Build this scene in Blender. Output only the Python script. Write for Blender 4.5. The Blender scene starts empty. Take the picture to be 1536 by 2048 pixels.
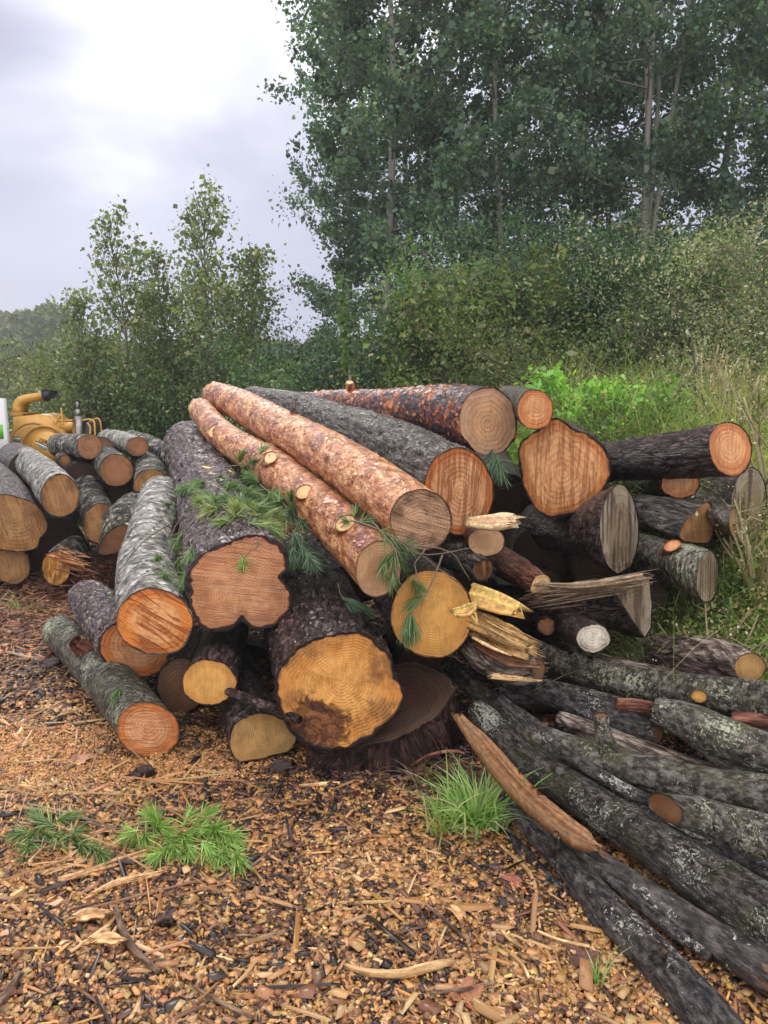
import bpy, math, random
import numpy as np
from mathutils import Vector, Matrix

# ------------------------------------------------------------------ camera, world, sun, exposure
sc = bpy.context.scene
FPX, HC = 1540.0, 1.65
PITCH = math.atan((1024 - 760) / FPX)
SP, CP = math.sin(PITCH), math.cos(PITCH)
cam_d = bpy.data.cameras.new('camera')
cam = bpy.data.objects.new('camera', cam_d)
sc.collection.objects.link(cam)
cam.location = (0, 0, HC)
cam.rotation_euler = (math.radians(90) - PITCH, 0, 0)
cam_d.sensor_fit = 'VERTICAL'
cam_d.sensor_height = 36.0
cam_d.sensor_width = 27.0
cam_d.lens = FPX / 2048 * 36.0
cam_d.clip_start = 0.05
cam_d.clip_end = 3000
sc.camera = cam
sc.view_settings.view_transform = 'Standard'
sc.view_settings.look = 'None'
sc.view_settings.gamma = 1
sc.view_settings.exposure = 0.22
sc.render.film_transparent = False
try:
    sc.cycles.max_bounces = 6
    sc.cycles.diffuse_bounces = 3
    sc.cycles.glossy_bounces = 2
    sc.cycles.transmission_bounces = 3
    sc.cycles.use_denoising = True
except Exception:
    pass

SUN_EL, SUN_AZ = 33.0, -17.0           # behind the clouds, up and to the left of the view
sd = Vector((math.sin(math.radians(SUN_AZ)) * math.cos(math.radians(SUN_EL)),
             math.cos(math.radians(SUN_AZ)) * math.cos(math.radians(SUN_EL)), math.sin(math.radians(SUN_EL))))
sun_d = bpy.data.lights.new('sun', 'SUN')
sun_d.energy = 1.0
sun_d.angle = math.radians(22)
sun_d.color = (1.0, 0.96, 0.9)
sun = bpy.data.objects.new('sun', sun_d)
sc.collection.objects.link(sun)
sun.rotation_euler = sd.to_track_quat('Z', 'Y').to_euler()

world = bpy.data.worlds.new('World')
sc.world = world
world.use_nodes = True
nt = world.node_tree
nt.nodes.clear()
def wn(t, **k):
    n = nt.nodes.new(t)
    for a, b in k.items(): setattr(n, a, b)
    return n
out = wn('ShaderNodeOutputWorld')
sky = wn('ShaderNodeTexSky', sky_type='NISHITA', sun_disc=False)
sky.sun_elevation = math.radians(SUN_EL)
sky.sun_rotation = math.radians(SUN_AZ)
bg1 = wn('ShaderNodeBackground'); bg1.inputs[1].default_value = 0.05
nt.links.new(sky.outputs[0], bg1.inputs[0])
tc = wn('ShaderNodeTexCoord')
mp = wn('ShaderNodeMapping'); mp.inputs['Scale'].default_value = (1, 1, 2.2); mp.inputs['Location'].default_value = (3.1, .4, .35)
nt.links.new(tc.outputs['Generated'], mp.inputs[0])
no = wn('ShaderNodeTexNoise'); no.inputs['Scale'].default_value = 1.7; no.inputs['Detail'].default_value = 5; no.inputs['Roughness'].default_value = .45
no.inputs['Distortion'].default_value = .35
nt.links.new(mp.outputs[0], no.inputs['Vector'])
cr = wn('ShaderNodeValToRGB')
cr.color_ramp.elements[0].position = .3; cr.color_ramp.elements[0].color = (.455, .46, .635, 1)
cr.color_ramp.elements[1].position = .72; cr.color_ramp.elements[1].color = (.76, .78, .93, 1)
nt.links.new(no.outputs['Fac'], cr.inputs[0])
# the veiled sun brightens the clouds in front of it
dt = wn('ShaderNodeVectorMath', operation='DOT_PRODUCT'); dt.inputs[1].default_value = sd
nt.links.new(tc.outputs['Generated'], dt.inputs[0])
nadd = wn('ShaderNodeMath', operation='MULTIPLY_ADD'); nadd.inputs[1].default_value = .22; 
nt.links.new(no.outputs['Fac'], nadd.inputs[0]); nt.links.new(dt.outputs['Value'], nadd.inputs[2])
mr = wn('ShaderNodeMapRange'); mr.interpolation_type = 'SMOOTHERSTEP'
mr.inputs['From Min'].default_value = 1.03; mr.inputs['From Max'].default_value = 1.13
mr.inputs['To Min'].default_value = 0; mr.inputs['To Max'].default_value = .9
nt.links.new(nadd.outputs[0], mr.inputs['Value'])
# overcast sky: brighter overhead
sx = wn('ShaderNodeSeparateXYZ'); nt.links.new(tc.outputs['Generated'], sx.inputs[0])
mz = wn('ShaderNodeMapRange'); mz.interpolation_type = 'SMOOTHSTEP'
mz.inputs['From Min'].default_value = .52; mz.inputs['From Max'].default_value = 1
mz.inputs['To Min'].default_value = 1.0; mz.inputs['To Max'].default_value = 2.7
nt.links.new(sx.outputs['Z'], mz.inputs['Value'])
# and the sky behind the viewer is brightened and whitened to light the cut ends
mb_ = wn('ShaderNodeMapRange'); mb_.interpolation_type = 'SMOOTHSTEP'
mb_.inputs['From Min'].default_value = .35; mb_.inputs['From Max'].default_value = -.75
mb_.inputs['To Min'].default_value = 0.0; mb_.inputs['To Max'].default_value = 1.15
nt.links.new(sx.outputs['Y'], mb_.inputs['Value'])
sm_ = wn('ShaderNodeMath', operation='ADD'); nt.links.new(mz.outputs[0], sm_.inputs[0]); nt.links.new(mb_.outputs[0], sm_.inputs[1])
wf = wn('ShaderNodeMapRange'); wf.inputs['From Min'].default_value = 1.0; wf.inputs['From Max'].default_value = 1.5
nt.links.new(sm_.outputs[0], wf.inputs['Value'])
wm = wn('ShaderNodeMix'); wm.data_type = 'RGBA'; nt.links.new(wf.outputs[0], wm.inputs[0]); nt.links.new(cr.outputs[0], wm.inputs[6])
wm.inputs[7].default_value = (.74, .71, .70, 1)
mul = wn('ShaderNodeVectorMath', operation='SCALE')
nt.links.new(wm.outputs[2], mul.inputs[0]); nt.links.new(sm_.outputs[0], mul.inputs['Scale'])
gl = wn('ShaderNodeVectorMath', operation='SCALE'); gl.inputs[0].default_value = (1, 1, .86)
nt.links.new(mr.outputs[0], gl.inputs['Scale'])
ad = wn('ShaderNodeVectorMath', operation='ADD')
nt.links.new(mul.outputs[0], ad.inputs[0]); nt.links.new(gl.outputs[0], ad.inputs[1])
bg2 = wn('ShaderNodeBackground'); bg2.inputs[1].default_value = 1.0
nt.links.new(ad.outputs[0], bg2.inputs[0])
ash = wn('ShaderNodeMixShader'); ash.inputs[0].default_value = .95
nt.links.new(bg1.outputs[0], ash.inputs[1]); nt.links.new(bg2.outputs[0], ash.inputs[2])
nt.links.new(ash.outputs[0], out.inputs['Surface'])

# ------------------------------------------------------------------ helpers
rng = np.random.default_rng(7)
random.seed(7)
COL = sc.collection
CAMP = np.array([0, 0, HC])
FW = np.array([0, CP, -SP]); UPV = np.array([0, SP, CP]); RT = np.array([1.0, 0, 0])

def ray(u, v):
    return FW + (u - 768) / FPX * RT + (1024 - v) / FPX * UPV
def at(u, v, D):
    return CAMP + D * ray(u, v)

def hash3(ix, iy, iz):
    n = (ix * 374761393 + iy * 668265263 + iz * 2147483647 + 1013904223) & 0xffffffff
    n = ((n ^ (n >> 13)) * 1274126177) & 0xffffffff
    n = n ^ (n >> 16)
    return (n & 0xffff) / 65535.0
def vnoise(p):
    p = np.asarray(p, float)
    i = np.floor(p).astype(np.int64); f = p - i
    f = f * f * (3 - 2 * f)
    r = 0
    for dx in (0, 1):
        for dy in (0, 1):
            for dz in (0, 1):
                w = (f[..., 0] if dx else 1 - f[..., 0]) * (f[..., 1] if dy else 1 - f[..., 1]) * (f[..., 2] if dz else 1 - f[..., 2])
                r = r + w * hash3(i[..., 0] + dx, i[..., 1] + dy, i[..., 2] + dz)
    return r * 2 - 1
def fbm(p, oct=3, g=.5):
    p = np.asarray(p, float); a = 1; s = 0
    for k in range(oct):
        s = s + a * vnoise(p * 2 ** k + 17.3 * k); a *= g
    return s
def sstep(x, a, b):
    t = np.clip((x - a) / (b - a), 0, 1)
    return t * t * (3 - 2 * t)

def tag(o, label=None, cat=None, group=None, kind=None):
    if label: o['label'] = label
    if cat: o['category'] = cat
    if group: o['group'] = group
    if kind: o['kind'] = kind
    return o
def empty(name, loc):
    o = bpy.data.objects.new(name, None)
    o.empty_display_size = .1
    COL.objects.link(o); o.location = loc
    return o
def mk(name, V, F, mats, parent=None, attrs=None, smooth=True, midx=None):
    """one mesh object; V world coordinates, F list of index arrays (n,3) or (n,4)"""
    V = np.asarray(V, float)
    off = np.array(parent_world(parent)) if parent else np.zeros(3)
    me = bpy.data.meshes.new(name)
    F = [np.asarray(f, np.int32) for f in F if len(f)]
    nl = sum(f.size for f in F); npoly = sum(len(f) for f in F)
    me.vertices.add(len(V)); me.loops.add(nl); me.polygons.add(npoly)
    me.vertices.foreach_set('co', (V - off).astype(np.float32).ravel())
    me.loops.foreach_set('vertex_index', np.concatenate([f.ravel() for f in F]))
    st = []; c = 0
    for f in F:
        k = f.shape[1]
        st.append(c + np.arange(len(f)) * k); c += f.size
    me.polygons.foreach_set('loop_start', np.concatenate(st).astype(np.int32))
    if midx is not None:
        me.polygons.foreach_set('material_index', np.asarray(midx, np.int32))
    me.update(calc_edges=True)
    for an, (ty, dat) in (attrs or {}).items():
        at_ = me.attributes.new(an, ty, 'POINT')
        dat = np.asarray(dat, np.float32)
        if ty == 'FLOAT_VECTOR': at_.data.foreach_set('vector', dat.ravel())
        elif ty == 'FLOAT_COLOR':
            if dat.shape[1] == 3: dat = np.hstack([dat, np.ones((len(dat), 1), np.float32)])
            at_.data.foreach_set('color', dat.ravel())
        else: at_.data.foreach_set('value', dat.ravel())
    if not isinstance(mats, (list, tuple)): mats = [mats]
    for m in mats: me.materials.append(m)
    if smooth: me.polygons.foreach_set('use_smooth', np.ones(npoly, bool))
    o = bpy.data.objects.new(name, me)
    COL.objects.link(o)
    if parent: o.parent = parent
    return o
def parent_world(o):
    p = Vector((0, 0, 0))
    while o is not None:
        p = p + o.location; o = o.parent
    return p

class MB:
    """collects geometry for one mesh"""
    def __init__(s): s.V = []; s.Q = []; s.T = []; s.C = []; s.n = 0
    def add(s, V, Q=None, T=None, col=None):
        V = np.asarray(V, float)
        if Q is not None and len(Q): s.Q.append(np.asarray(Q) + s.n)
        if T is not None and len(T): s.T.append(np.asarray(T) + s.n)
        s.V.append(V); s.n += len(V)
        if col is not None:
            col = np.asarray(col, float)
            s.C.append(np.tile(col, (len(V), 1)) if col.ndim == 1 else col)
        return s
    def tube(s, pts, rad, n=6, col=None, cap=True):
        pts = np.asarray(pts, float); rad = np.broadcast_to(np.asarray(rad, float), (len(pts),))
        t = np.gradient(pts, axis=0); t /= np.linalg.norm(t, axis=1)[:, None] + 1e-9
        ref = np.array([.13, .21, .97]) if abs(t[:, 2]).mean() < .8 else np.array([.95, .2, .1])
        e1 = ref - (t @ ref)[:, None] * t; e1 /= np.linalg.norm(e1, axis=1)[:, None]
        e2 = np.cross(t, e1)
        th = np.arange(n) * 2 * np.pi / n
        V = pts[:, None] + rad[:, None, None] * (np.cos(th)[None, :, None] * e1[:, None] + np.sin(th)[None, :, None] * e2[:, None])
        m = len(pts); V = V.reshape(-1, 3)
        i = np.arange(m - 1)[:, None] * n; j = np.arange(n)[None]; j2 = (j + 1) % n
        Q = np.stack([i + j, i + j2, i + n + j2, i + n + j], -1).reshape(-1, 4)
        T = None
        if cap:
            V = np.vstack([V, pts[0], pts[-1]]); a = m * n
            jj = np.arange(n); T = np.vstack([np.stack([jj * 0 + a, (jj + 1) % n, jj], -1), np.stack([jj * 0 + a + 1, (m - 1) * n + jj, (m - 1) * n + (jj + 1) % n], -1)])
        return s.add(V, Q, T, col)
    def box(s, c, size, R=None, col=None, taper=1.0):
        x, y, z = np.asarray(size, float) / 2
        V = np.array([[i * x, j * y, k * z] for k in (-1, 1) for j in (-1, 1) for i in (-1, 1)])
        V[4:, :2] *= taper
        if R is not None: V = V @ np.asarray(R).T
        V = V + np.asarray(c)
        return s.add(V, [[0, 2, 3, 1], [4, 5, 7, 6], [0, 1, 5, 4], [2, 6, 7, 3], [0, 4, 6, 2], [1, 3, 7, 5]], None, col)
    def obj(s, name, mats, parent=None, smooth=True, attrs=None):
        F = []
        if s.Q: F.append(np.vstack(s.Q))
        if s.T: F.append(np.vstack(s.T))
        A = dict(attrs or {})
        if s.C: A['col'] = ('FLOAT_COLOR', np.vstack(s.C))
        return mk(name, np.vstack(s.V), F, mats, parent, A, smooth)

def rotm(ax, ang):
    return np.array(Matrix.Rotation(ang, 3, Vector(ax)))
def catmull(P, n):
    P = np.asarray(P, float)
    if len(P) == 2:
        t = np.linspace(0, 1, n)[:, None]; return P[0] * (1 - t) + P[1] * t
    E = np.vstack([2 * P[0] - P[1], P, 2 * P[-1] - P[-2]])
    ts = np.linspace(0, len(P) - 1, n); out_ = []
    for t in ts:
        i = min(int(t), len(P) - 2); f = t - i
        a, b, c, d = E[i], E[i + 1], E[i + 2], E[i + 3]
        out_.append(.5 * (2 * b + (c - a) * f + (2 * a - 5 * b + 4 * c - d) * f * f + (3 * b - 3 * c + d - a) * f ** 3))
    return np.array(out_)

# ------------------------------------------------------------------ terrain height
def gz(x, y):
    x = np.asarray(x, float); y = np.asarray(y, float)
    bank = sstep(x + .18 * (y - 4), 1.15, 2.3) * sstep(y, 3.3, 4.6) * .62
    bank2 = sstep(x, -1.5, 2.0) * sstep(y, 6.5, 10) * .45
    fall = -.75 * sstep(y, 8, 13) * (1 - sstep(x, -3.5, -.5))
    p = np.stack([x * .9, y * .9, x * 0], -1)
    q = np.stack([x * 5, y * 5, x * 0 + 3], -1)
    near = 1 - sstep(y, 12, 40)
    hill = 4.0 * sstep(y, 60, 130) * sstep(-x, 20, 75)
    return bank + bank2 + fall + .025 * vnoise(p) + .010 * vnoise(q) * near + hill

# ------------------------------------------------------------------ materials
def newmat(name):
    m = bpy.data.materials.new(name); m.use_nodes = True
    t = m.node_tree; t.nodes.clear()
    return m, t
def N(t, ty, ins=None, **k):
    n = t.nodes.new(ty)
    for a, b in k.items(): setattr(n, a, b)
    for a, b in (ins or {}).items():
        if hasattr(b, 'is_output'): t.links.new(b, n.inputs[a])
        elif isinstance(b, tuple) and len(b) == 3 and n.inputs[a].type == 'RGBA': n.inputs[a].default_value = (*b, 1)
        else: n.inputs[a].default_value = b
    return n
def mix(t, f, a, b, mode='MIX'):
    n = t.nodes.new('ShaderNodeMix'); n.data_type = 'RGBA'; n.blend_type = mode
    for i, v in ((0, f), (6, a), (7, b)):
        if hasattr(v, 'is_output'): t.links.new(v, n.inputs[i])
        elif isinstance(v, tuple): n.inputs[i].default_value = (*v, 1)
        else: n.inputs[i].default_value = v
    return n.outputs[2]
def mth(t, op, a, b=0.0, c=0.0, clamp=False):
    n = t.nodes.new('ShaderNodeMath'); n.operation = op; n.use_clamp = clamp
    for i, v in enumerate((a, b, c)):
        if hasattr(v, 'is_output'): t.links.new(v, n.inputs[i])
        else: n.inputs[i].default_value = v
    return n.outputs[0]
def rmp(t, x, a, b, lo=0.0, hi=1.0):
    return N(t, 'ShaderNodeMapRange', {'Value': x, 'From Min': a, 'From Max': b, 'To Min': lo, 'To Max': hi}, interpolation_type='SMOOTHSTEP').outputs[0]
def ramp(t, x, stops):
    n = t.nodes.new('ShaderNodeValToRGB'); t.links.new(x, n.inputs[0])
    e = n.color_ramp.elements
    while len(e) > 1: e.remove(e[-1])
    e[0].position = stops[0][0]; e[0].color = (*stops[0][1], 1)
    for p, c in stops[1:]:
        k = e.new(p); k.color = (*c, 1)
    return n.outputs[0]
def finish(t, color, rough, bumps=(), spec=.5, coat=0.0, metal=0.0, normal=None):
    b = N(t, 'ShaderNodeBsdfPrincipled', {'Roughness': rough, 'Specular IOR Level': spec, 'Metallic': metal, 'Coat Weight': coat, 'Coat Roughness': .25})
    if hasattr(color, 'is_output'): t.links.new(color, b.inputs['Base Color'])
    else: b.inputs['Base Color'].default_value = (*color, 1)
    nrm = None
    for h, dist, st in bumps:
        bn = N(t, 'ShaderNodeBump', {'Height': h, 'Distance': dist, 'Strength': st})
        if nrm: t.links.new(nrm, bn.inputs['Normal'])
        nrm = bn.outputs[0]
    if nrm: t.links.new(nrm, b.inputs['Normal'])
    o = N(t, 'ShaderNodeOutputMaterial', {'Surface': b.outputs[0]})
    return b

def bark_mat(name, dark, mid, light, fr=40., stretch=.3, plates=.5, patch=None, lichen=0., lichen_col=(.55, .6, .5), moss=0., bump=.02, rough=.5, bands=0., flake=None, lscale=30., spec=.3):
    m, t = newmat(name)
    a = N(t, 'ShaderNodeAttribute', attribute_name='bc').outputs['Vector']
    v = N(t, 'ShaderNodeMapping', {0: a, 'Scale': (1, 1, stretch)}).outputs[0]
    wob = N(t, 'ShaderNodeTexNoise', {'Vector': v, 'Scale': fr * .5, 'Detail': 3}).outputs['Color']
    vw = N(t, 'ShaderNodeVectorMath', {0: wob, 'Scale': .6 / fr}, operation='SCALE').outputs[0]
    v2 = N(t, 'ShaderNodeVectorMath', {0: v, 1: vw}, operation='ADD').outputs[0]
    vo = N(t, 'ShaderNodeTexVoronoi', {'Vector': v2, 'Scale': fr}, feature='DISTANCE_TO_EDGE').outputs['Distance']
    rn_ = N(t, 'ShaderNodeTexNoise', {'Vector': v2, 'Scale': fr * .55, 'Detail': 5, 'Roughness': .6, 'Distortion': .8}).outputs['Fac']
    ridge = rmp(t, mth(t, 'ABSOLUTE', mth(t, 'SUBTRACT', rn_, .5)), 0., .09)
    crack = mth(t, 'MULTIPLY', rmp(t, vo, 0.0, .25, .45, 1.), ridge)
    vc = N(t, 'ShaderNodeTexVoronoi', {'Vector': v2, 'Scale': fr}, feature='F1').outputs['Color']
    cellv = N(t, 'ShaderNodeSeparateColor', {0: vc}).outputs[0]
    n1 = N(t, 'ShaderNodeTexNoise', {'Vector': v2, 'Scale': fr * .9, 'Detail': 6, 'Roughness': .65}).outputs['Fac']
    n2 = N(t, 'ShaderNodeTexNoise', {'Vector': v, 'Scale': fr * 4, 'Detail': 4, 'Roughness': .7}).outputs['Fac']
    n3 = N(t, 'ShaderNodeTexNoise', {'Vector': a, 'Scale': 5.0, 'Detail': 4, 'Roughness': .6}).outputs['Fac']
    h = mth(t, 'ADD', mth(t, 'MULTIPLY', crack, plates), mth(t, 'MULTIPLY', rmp(t, n1, .3, .7), 1 - plates))
    hh = mth(t, 'ADD', h, mth(t, 'MULTIPLY', n2, .35))
    cv = mth(t, 'ADD', mth(t, 'MULTIPLY', hh, .62), mth(t, 'MULTIPLY', cellv, .22))
    col = ramp(t, cv, [(.20, dark), (.42, mid), (.60, light), (.80, tuple(min(1, x * 1.8) for x in light))])  # brightest stop paints fine flecks in place of wet highlights
    if patch:                                   # areas where the outer bark has another colour
        pc, lo, hi = patch
        col = mix(t, rmp(t, mth(t, 'ADD', mth(t, 'MULTIPLY', n3, .8), mth(t, 'MULTIPLY', cellv, .2)), lo, hi), col, mix(t, cv, tuple(x * .35 for x in pc), pc))
    if flake:                                   # loose papery flakes
        fn = N(t, 'ShaderNodeTexNoise', {'Vector': v, 'Scale': fr * 1.6, 'Detail': 3, 'Roughness': .6, 'Distortion': 1.2}).outputs['Fac']
        col = mix(t, rmp(t, fn, .6, .66), col, flake)
    if bands:
        w = N(t, 'ShaderNodeMapping', {0: a, 'Scale': (3, 3, 38)}).outputs[0]
        bn_ = N(t, 'ShaderNodeTexNoise', {'Vector': w, 'Scale': 1.2, 'Detail': 5, 'Roughness': .7, 'Distortion': .6}).outputs['Fac']
        col = mix(t, mth(t, 'MULTIPLY', rmp(t, bn_, .52, .62), bands), col, dark)
        hh = mth(t, 'SUBTRACT', hh, mth(t, 'MULTIPLY', rmp(t, bn_, .52, .62), .4))
    if moss:
        mn = N(t, 'ShaderNodeTexNoise', {'Vector': a, 'Scale': 7, 'Detail': 5, 'Roughness': .7}).outputs['Fac']
        col = mix(t, mth(t, 'MULTIPLY', rmp(t, mn, .5, .68), moss), col, (.075, .085, .022))
    r_ = mth(t, 'ADD', rough, mth(t, 'MULTIPLY', n1, .15))
    if lichen:
        ln = N(t, 'ShaderNodeTexNoise', {'Vector': a, 'Scale': lscale, 'Detail': 5, 'Roughness': .62, 'Distortion': .5}).outputs['Fac']
        l2 = N(t, 'ShaderNodeTexNoise', {'Vector': a, 'Scale': 4.5, 'Detail': 2}).outputs['Fac']
        l3 = N(t, 'ShaderNodeTexNoise', {'Vector': a, 'Scale': lscale * 3.2, 'Detail': 3, 'Roughness': .7}).outputs['Fac']
        s = mth(t, 'ADD', mth(t, 'ADD', mth(t, 'MULTIPLY', ln, .62), mth(t, 'MULTIPLY', l3, .38)), mth(t, 'MULTIPLY', mth(t, 'SUBTRACT', l2, .5), .5))
        thr = .665 - lichen * .14
        lf = rmp(t, s, thr, thr + .035)
        lcol = mix(t, rmp(t, n2, .3, .7), tuple(x * .55 for x in lichen_col), lichen_col)
        col = mix(t, lf, col, lcol)
        hh = mth(t, 'ADD', hh, mth(t, 'MULTIPLY', lf, .3))
        r_ = mth(t, 'ADD', r_, mth(t, 'MULTIPLY', lf, .3))
    finish(t, col, r_, [(hh, bump, 1.0)], spec=spec)
    return m

def face_mat(name, heart, sap, edge, rings=22., marks=.0, mark_col=(.4, .16, .06), mark_fr=55., ang=0., ringc=.35, sapw=(.55, .75), dirt=.0, rough=.45, drip=0., rot=0.):
    dirt = max(dirt, .22)
    heart = tuple(min(.85, x * 1.18) for x in heart); sap = tuple(min(.85, x * 1.12) for x in sap); ringc *= .55
    m, t = newmat(name)
    uv = N(t, 'ShaderNodeAttribute', attribute_name='fc').outputs['Vector']
    rad = N(t, 'ShaderNodeAttribute', attribute_name='rad').outputs['Fac']
    r3 = N(t, 'ShaderNodeMapping', {0: uv, 'Rotation': (0, 0, math.radians(ang))}).outputs[0]
    nz = N(t, 'ShaderNodeTexNoise', {'Vector': uv, 'Scale': 9, 'Detail': 4, 'Roughness': .6}).outputs['Fac']
    nzs = N(t, 'ShaderNodeTexNoise', {'Vector': uv, 'Scale': 4.2, 'Detail': 2}).outputs['Fac']
    rw = mth(t, 'ADD', rad, mth(t, 'MULTIPLY', mth(t, 'SUBTRACT', nzs, .5), .16))
    # ring spacing tightens outward
    rr = mth(t, 'POWER', mth(t, 'MAXIMUM', rw, .0), .9)
    ph = mth(t, 'ADD', mth(t, 'MULTIPLY', rr, rings * .72 * 6.283), mth(t, 'MULTIPLY', nz, 2.0))
    sn = mth(t, 'SINE', ph)
    rg = rmp(t, sn, .1, .95)
    gap = N(t, 'ShaderNodeTexNoise', {'Vector': uv, 'Scale': 13, 'Detail': 2}).outputs['Fac']
    rg = mth(t, 'MULTIPLY', rg, rmp(t, gap, .25, .6, .25, 1.))
    base = mix(t, rmp(t, mth(t, 'ADD', rad, mth(t, 'MULTIPLY', mth(t, 'SUBTRACT', nz, .5), .2)), sapw[0], sapw[1]), heart, sap)
    blot = N(t, 'ShaderNodeTexNoise', {'Vector': uv, 'Scale': 14, 'Detail': 6, 'Roughness': .7}).outputs['Fac']
    base = mix(t, mth(t, 'MULTIPLY', rmp(t, blot, .4, .68), .7), base, tuple(x * .62 for x in sap))
    col = mix(t, mth(t, 'MULTIPLY', rg, min(1, ringc * 1.7)), base, tuple(x * .45 for x in sap))
    # fine fibre grain left by the saw
    gr = N(t, 'ShaderNodeMapping', {0: r3, 'Scale': (10, 150, 1)}).outputs[0]
    gn = N(t, 'ShaderNodeTexNoise', {'Vector': gr, 'Scale': 1, 'Detail': 4, 'Roughness': .7}).outputs['Fac']
    col = mix(t, mth(t, 'MULTIPLY', rmp(t, gn, .45, .75), .28), col, tuple(min(1, x * 1.35 + .03) for x in heart))
    col = mix(t, mth(t, 'MULTIPLY', rmp(t, gn, .5, .25), .30), col, tuple(x * .5 for x in sap))
    hgt = mth(t, 'ADD', mth(t, 'MULTIPLY', gn, .6), mth(t, 'MULTIPLY', rg, .25))
    if marks:
        mm = N(t, 'ShaderNodeMapping', {0: r3, 'Scale': (3.0, mark_fr * .62, 1)}).outputs[0]
        mn = N(t, 'ShaderNodeTexNoise', {'Vector': mm, 'Scale': 1, 'Detail': 3, 'Roughness': .6, 'Distortion': .2}).outputs['Fac']
        mf = mth(t, 'MULTIPLY', rmp(t, mn, .50, .58), min(1., marks * 1.35))
        col = mix(t, mf, col, mark_col)
        hgt = mth(t, 'SUBTRACT', hgt, mf)
    # radial checks
    sep = N(t, 'ShaderNodeSeparateXYZ', {0: uv})
    an = mth(t, 'ARCTAN2', sep.outputs[0], sep.outputs[1])
    ck = N(t, 'ShaderNodeTexNoise', {'W': mth(t, 'MULTIPLY', an, 5.0), 'Scale': 2.2, 'Detail': 5, 'Roughness': .8}, noise_dimensions='1D').outputs['Fac']
    cf = mth(t, 'MULTIPLY', rmp(t, ck, .62, .66), mth(t, 'MULTIPLY', rmp(t, rad, .85, .25), .75))
    col = mix(t, cf, col, tuple(x * .35 for x in sap))
    if dirt:
        dn = N(t, 'ShaderNodeTexNoise', {'Vector': uv, 'Scale': 6, 'Detail': 7, 'Roughness': .75}).outputs['Fac']
        col = mix(t, mth(t, 'MULTIPLY', rmp(t, mth(t, 'ADD', dn, mth(t, 'MULTIPLY', rad, .12)), .56, .70), dirt), col, (.07, .035, .015))
    if rot:                                     # decayed pocket low on the butt
        uvf = N(t, 'ShaderNodeVectorMath', {0: uv, 1: (1, 1, 0)}, operation='MULTIPLY').outputs[0]
        pk = N(t, 'ShaderNodeVectorMath', {0: uvf, 1: (-.15, -.10, 0)}, operation='DISTANCE').outputs['Value']
        rn = N(t, 'ShaderNodeTexNoise', {'Vector': uv, 'Scale': 16, 'Detail': 7, 'Roughness': .7, 'Distortion': 1.}).outputs['Fac']
        q = mth(t, 'ADD', pk, mth(t, 'MULTIPLY', mth(t, 'SUBTRACT', rn, .5), .22))
        rf = rmp(t, q, .135, .09)
        rcol = ramp(t, rn, [(.3, (.012, .005, .003)), (.48, (.12, .035, .012)), (.62, (.36, .14, .04))])
        col = mix(t, rf, col, rcol)
        hgt = mth(t, 'SUBTRACT', hgt, mth(t, 'MULTIPLY', rf, mth(t, 'MULTIPLY', rn, 6.)))
    ef = rmp(t, mth(t, 'ADD', rad, mth(t, 'MULTIPLY', mth(t, 'SUBTRACT', blot, .5), .10)), .965, .998)
    col = mix(t, ef, col, edge)
    finish(t, col, rough, [(hgt, .007, .9)])
    return m

def plain(name, color, rough=.6, noise=.25, scale=20., bump=.0, metal=0., coat=0., spec=.5):
    m, t = newmat(name)
    c = N(t, 'ShaderNodeTexCoord').outputs['Object']
    n = N(t, 'ShaderNodeTexNoise', {'Vector': c, 'Scale': scale, 'Detail': 6, 'Roughness': .7}).outputs['Fac']
    col = mix(t, mth(t, 'MULTIPLY', rmp(t, n, .4, .75), noise * 2, clamp=True), color, tuple(x * .45 for x in color))
    finish(t, col, rough, [(n, bump, 1.)] if bump else (), metal=metal, coat=coat, spec=spec)
    return m
def attr_mat(name, rough=.5, transl=0., noise=.0, nscale=60., bump=0., spec=.5):
    m, t = newmat(name)
    a = N(t, 'ShaderNodeAttribute', attribute_name='col').outputs['Color']
    if noise:
        c = N(t, 'ShaderNodeTexCoord').outputs['Object']
        n = N(t, 'ShaderNodeTexNoise', {'Vector': c, 'Scale': nscale, 'Detail': 4, 'Roughness': .7}).outputs['Fac']
        f = rmp(t, n, .35, .7, 1 - noise, 1 + noise)
        a = N(t, 'ShaderNodeVectorMath', {0: a, 'Scale': f}, operation='SCALE').outputs[0]
    b = N(t, 'ShaderNodeBsdfPrincipled', {'Roughness': rough, 'Base Color': a, 'Specular IOR Level': spec})
    if bump:
        bn = N(t, 'ShaderNodeBump', {'Height': n, 'Distance': bump, 'Strength': 1.}); t.links.new(bn.outputs[0], b.inputs['Normal'])
    sh = b.outputs[0]
    if transl:
        tr = N(t, 'ShaderNodeBsdfTranslucent', {'Color': N(t, 'ShaderNodeVectorMath', {0: a, 1: (1.5, 1.6, .7)}, operation='MULTIPLY').outputs[0]})
        ms = N(t, 'ShaderNodeMixShader', {0: transl, 1: sh, 2: tr.outputs[0]}); sh = ms.outputs[0]
    N(t, 'ShaderNodeOutputMaterial', {'Surface': sh})
    return m
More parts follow.
